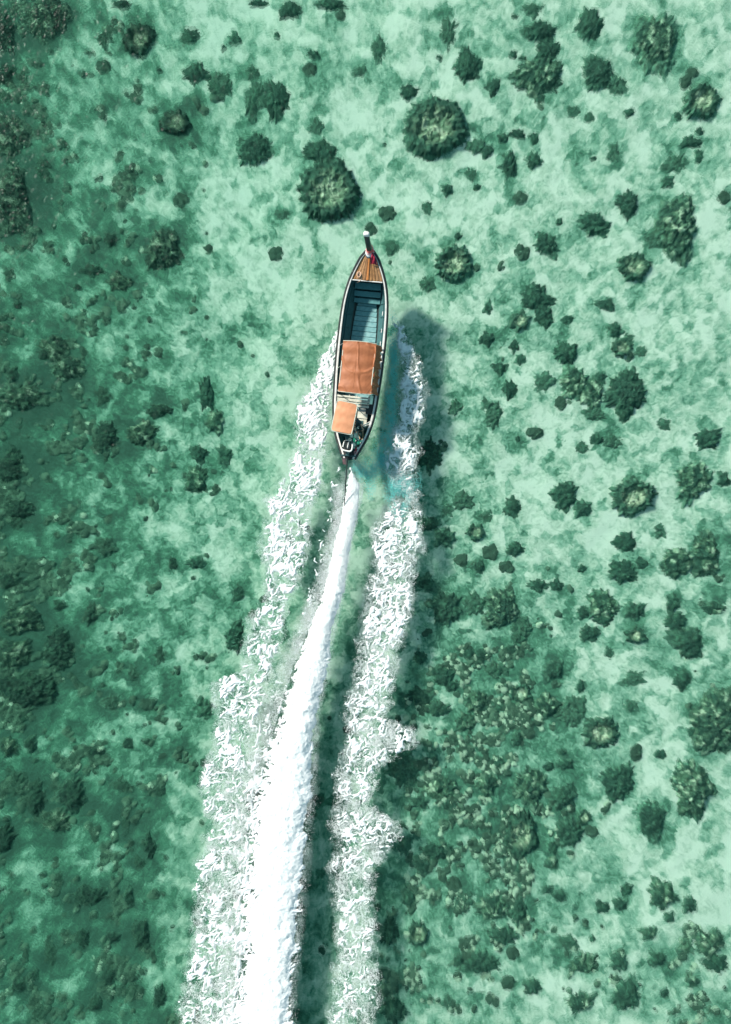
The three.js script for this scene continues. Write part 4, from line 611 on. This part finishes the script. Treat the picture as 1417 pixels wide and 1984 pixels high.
// ---- the person at the helm
function surfaceNet(f, lo, hi, step) {
  const n = [0, 1, 2].map((k) => Math.ceil((hi[k] - lo[k]) / step) + 1), S = new Float32Array(n[0] * n[1] * n[2]), at = (i, j, k) => (k * n[1] + j) * n[0] + i;
  for (let k = 0; k < n[2]; k++) for (let j = 0; j < n[1]; j++) for (let i = 0; i < n[0]; i++) S[at(i, j, k)] = f(lo[0] + i * step, lo[1] + j * step, lo[2] + k * step);
  const id = new Int32Array(S.length).fill(-1), pos = [], idx = [], E = [[0, 1], [2, 3], [4, 5], [6, 7], [0, 2], [1, 3], [4, 6], [5, 7], [0, 4], [1, 5], [2, 6], [3, 7]];
  for (let k = 0; k < n[2] - 1; k++) for (let j = 0; j < n[1] - 1; j++) for (let i = 0; i < n[0] - 1; i++) {
    const v = []; for (let c = 0; c < 8; c++) v.push(S[at(i + (c & 1), j + (c >> 1 & 1), k + (c >> 2))]);
    let x = 0, y = 0, z = 0, m = 0; for (const [a, b] of E) if ((v[a] < 0) !== (v[b] < 0)) { const t = v[a] / (v[a] - v[b]); x += lerp(a & 1, b & 1, t); y += lerp(a >> 1 & 1, b >> 1 & 1, t); z += lerp(a >> 2, b >> 2, t); m++; }
    if (m) { id[at(i, j, k)] = pos.length / 3; pos.push(lo[0] + (i + x / m) * step, lo[1] + (j + y / m) * step, lo[2] + (k + z / m) * step); }
  }
  const quad = (a, b, c, d, flip) => { if (a < 0 || b < 0 || c < 0 || d < 0) return; flip ? idx.push(a, c, b, a, d, c) : idx.push(a, b, c, a, c, d); };
  for (let k = 1; k < n[2] - 1; k++) for (let j = 1; j < n[1] - 1; j++) for (let i = 1; i < n[0] - 1; i++) { const s = S[at(i, j, k)] < 0;
    if (s !== S[at(i + 1, j, k)] < 0) quad(id[at(i, j - 1, k - 1)], id[at(i, j, k - 1)], id[at(i, j, k)], id[at(i, j - 1, k)], !s);
    if (s !== S[at(i, j + 1, k)] < 0) quad(id[at(i - 1, j, k - 1)], id[at(i - 1, j, k)], id[at(i, j, k)], id[at(i, j, k - 1)], !s);
    if (s !== S[at(i, j, k + 1)] < 0) quad(id[at(i - 1, j - 1, k)], id[at(i, j - 1, k)], id[at(i, j, k)], id[at(i - 1, j, k)], !s); }
  const g = new THREE.BufferGeometry(); g.setAttribute('position', new THREE.Float32BufferAttribute(pos, 3)); g.setIndex(idx); g.computeVertexNormals(); g.setAttribute('uv', new THREE.Float32BufferAttribute(new Float32Array(pos.length / 3 * 2), 2)); return g;
}
const smin = (a, b, k) => { const h = Math.max(k - Math.abs(a - b), 0) / k; return Math.min(a, b) - h * h * k / 4; };
const capsules = (list, k = 0.03) => (x, y, z) => { let d = 9; for (const [a, b, ra, rb] of list) { const ex = b[0] - a[0], ey = b[1] - a[1], ez = b[2] - a[2], t = clamp(((x - a[0]) * ex + (y - a[1]) * ey + (z - a[2]) * ez) / (ex * ex + ey * ey + ez * ez + 1e-9)); d = smin(d, Math.hypot(x - a[0] - ex * t, y - a[1] - ey * t, z - a[2] - ez * t) - lerp(ra, rb, t), k); } return d; };
{
  const J = { hipL: [0.02, 0.74, 3.20], hipR: [0.20, 0.74, 3.12], pel: [0.10, 0.76, 3.14], chest: [0.04, 1.12, 3.06], neck: [0.04, 1.33, 3.04], headLo: [0.05, 1.42, 3.07], headHi: [0.05, 1.53, 3.07],
    kneeL: [0.24, 0.77, 3.52], kneeR: [0.50, 0.77, 3.42], ankL: [0.34, 0.43, 3.68], ankR: [0.52, 0.43, 3.70], toeL: [0.37, 0.335, 3.83], toeR: [0.49, 0.335, 3.86], heelL: [0.33, 0.34, 3.65], heelR: [0.52, 0.34, 3.67],
    shL: [-0.13, 1.26, 3.12], shR: [0.20, 1.26, 2.99], elL: [0.02, 1.10, 3.36], wrL: [0.13, 1.33, 3.40], elR: [0.38, 1.02, 3.10], wrR: [0.46, 0.84, 3.32] };
  const leg = (s) => [[J['hip' + s], J['knee' + s], 0.085, 0.06], [J['knee' + s], J['ank' + s], 0.057, 0.038], [J['heel' + s], J['toe' + s], 0.036, 0.028], [J['ank' + s], J['heel' + s], 0.038, 0.034]];
  const arm = (s) => [[J['sh' + s], J['el' + s], 0.052, 0.04], [J['el' + s], J['wr' + s], 0.04, 0.028]];
  const torso = [[J.pel, J.chest, 0.13, 0.125], [J.shL, J.shR, 0.065, 0.065], [J.chest, J.neck, 0.11, 0.055], [J.hipL, J.hipR, 0.10, 0.10]];
  const head = [[J.neck, J.headLo, 0.052, 0.06], [J.headLo, J.headHi, 0.078, 0.092], [[0.09, 1.40, 3.13], [0.07, 1.44, 3.12], 0.03, 0.04], [[0.105, 1.46, 3.17], [0.10, 1.485, 3.16], 0.014, 0.01], [[-0.03, 1.47, 3.10], [-0.03, 1.50, 3.10], 0.016, 0.018], [[0.12, 1.47, 3.03], [0.12, 1.50, 3.03], 0.016, 0.018]];
  const hand = (w, dir, side) => { const W = new THREE.Vector3(...w), D = new THREE.Vector3(...dir).normalize(), S = new THREE.Vector3(...side).normalize(), N = D.clone().cross(S).normalize(), P = (a, b, c) => W.clone().addScaledVector(D, a).addScaledVector(S, b).addScaledVector(N, c).toArray(), out = [[P(0, 0, 0), P(0.05, 0, 0), 0.027, 0.03], [P(0.03, 0.02, 0), P(0.085, 0.028, 0), 0.016, 0.016], [P(0.03, -0.02, 0), P(0.085, -0.028, 0), 0.016, 0.016]];
    [[0.033, 0.07], [0.011, 0.08], [-0.011, 0.075], [-0.033, 0.058]].forEach(([b, l]) => { const a = P(0.085, b, 0), m = P(0.085 + l * 0.5, b * 1.05, -0.018), e = P(0.085 + l * 0.55, b * 1.05, -0.018 - l * 0.5); out.push([a, m, 0.0095, 0.009], [m, e, 0.009, 0.0078]); });
    out.push([P(0.025, 0.03, 0), P(0.06, 0.06, -0.015), 0.013, 0.010], [P(0.06, 0.06, -0.015), P(0.085, 0.058, -0.035), 0.010, 0.0085]); return out; };
  const all = capsules([...torso, ...head, ...leg('L'), ...leg('R'), ...arm('L'), ...arm('R')], 0.035);
  const hl = capsules(hand(J.wrL, [0.2, -0.1, 0.9], [1, 0, -0.2]), 0.008), hr = capsules(hand(J.wrR, [0.4, -0.4, 0.9], [0.9, 0, -0.4]), 0.008);
  const bodyG = join(surfaceNet(all, [-0.3, 0.2, 2.85], [0.85, 1.68, 4.1], 0.013), surfaceNet(hl, [0.0, 1.15, 3.3], [0.32, 1.45, 3.62], 0.005), surfaceNet(hr, [0.33, 0.6, 3.2], [0.7, 0.95, 3.55], 0.005));
  const p = place(add('person', bodyG, new THREE.MeshStandardMaterial({ color: new THREE.Color().setRGB(0.47, 0.30, 0.20), roughness: 0.6 }))); tag(p, 'person in dark clothes seated under the small awning, bare legs stretched aft', 'person');
  const cloth = (c) => new THREE.MeshStandardMaterial({ map: grain(c, c.map((q) => q * 0.6), 3, 3), roughness: 0.9 });
  const shirt = capsules([...torso.slice(0, 3), [J.shL, J.elL, 0.06, 0.055], [J.shR, J.elR, 0.06, 0.055]].map(([a, b, r, s]) => [a, b, r + 0.012, s + 0.012]), 0.04);
  add('shirt', surfaceNet((x, y, z) => Math.max(shirt(x, y, z), y - 1.345, 0.72 - y), [-0.3, 0.6, 2.8], [0.55, 1.45, 3.5], 0.014), cloth([0.03, 0.07, 0.085]), p);
  const cut = (h, k) => [h, [lerp(h[0], k[0], 0.86), lerp(h[1], k[1], 0.86), lerp(h[2], k[2], 0.86)], 0.10, 0.085];
  const shorts = capsules([cut(J.hipL, J.kneeL), cut(J.hipR, J.kneeR), [J.hipL, J.hipR, 0.115, 0.115], [J.pel, [0.09, 0.86, 3.12], 0.14, 0.135]], 0.03);
  add('shorts', surfaceNet((x, y, z) => shorts(x, y, z), [-0.25, 0.5, 2.85], [0.75, 1.05, 3.75], 0.014), cloth([0.02, 0.06, 0.06]), p);
  const hair = capsules([[[0.04, 1.50, 3.05], [0.05, 1.56, 3.06], 0.10, 0.098]], 0.02);
  add('hair', surfaceNet((x, y, z) => Math.max(hair(x, y, z), -(y - 1.49 + (z - 3.07) * -0.9)) + 0.006 * n2(x * 60, z * 60), [-0.12, 1.35, 2.9], [0.22, 1.72, 3.24], 0.01), cloth([0.012, 0.010, 0.009]), p);
}
renderer.render(scene, camera);
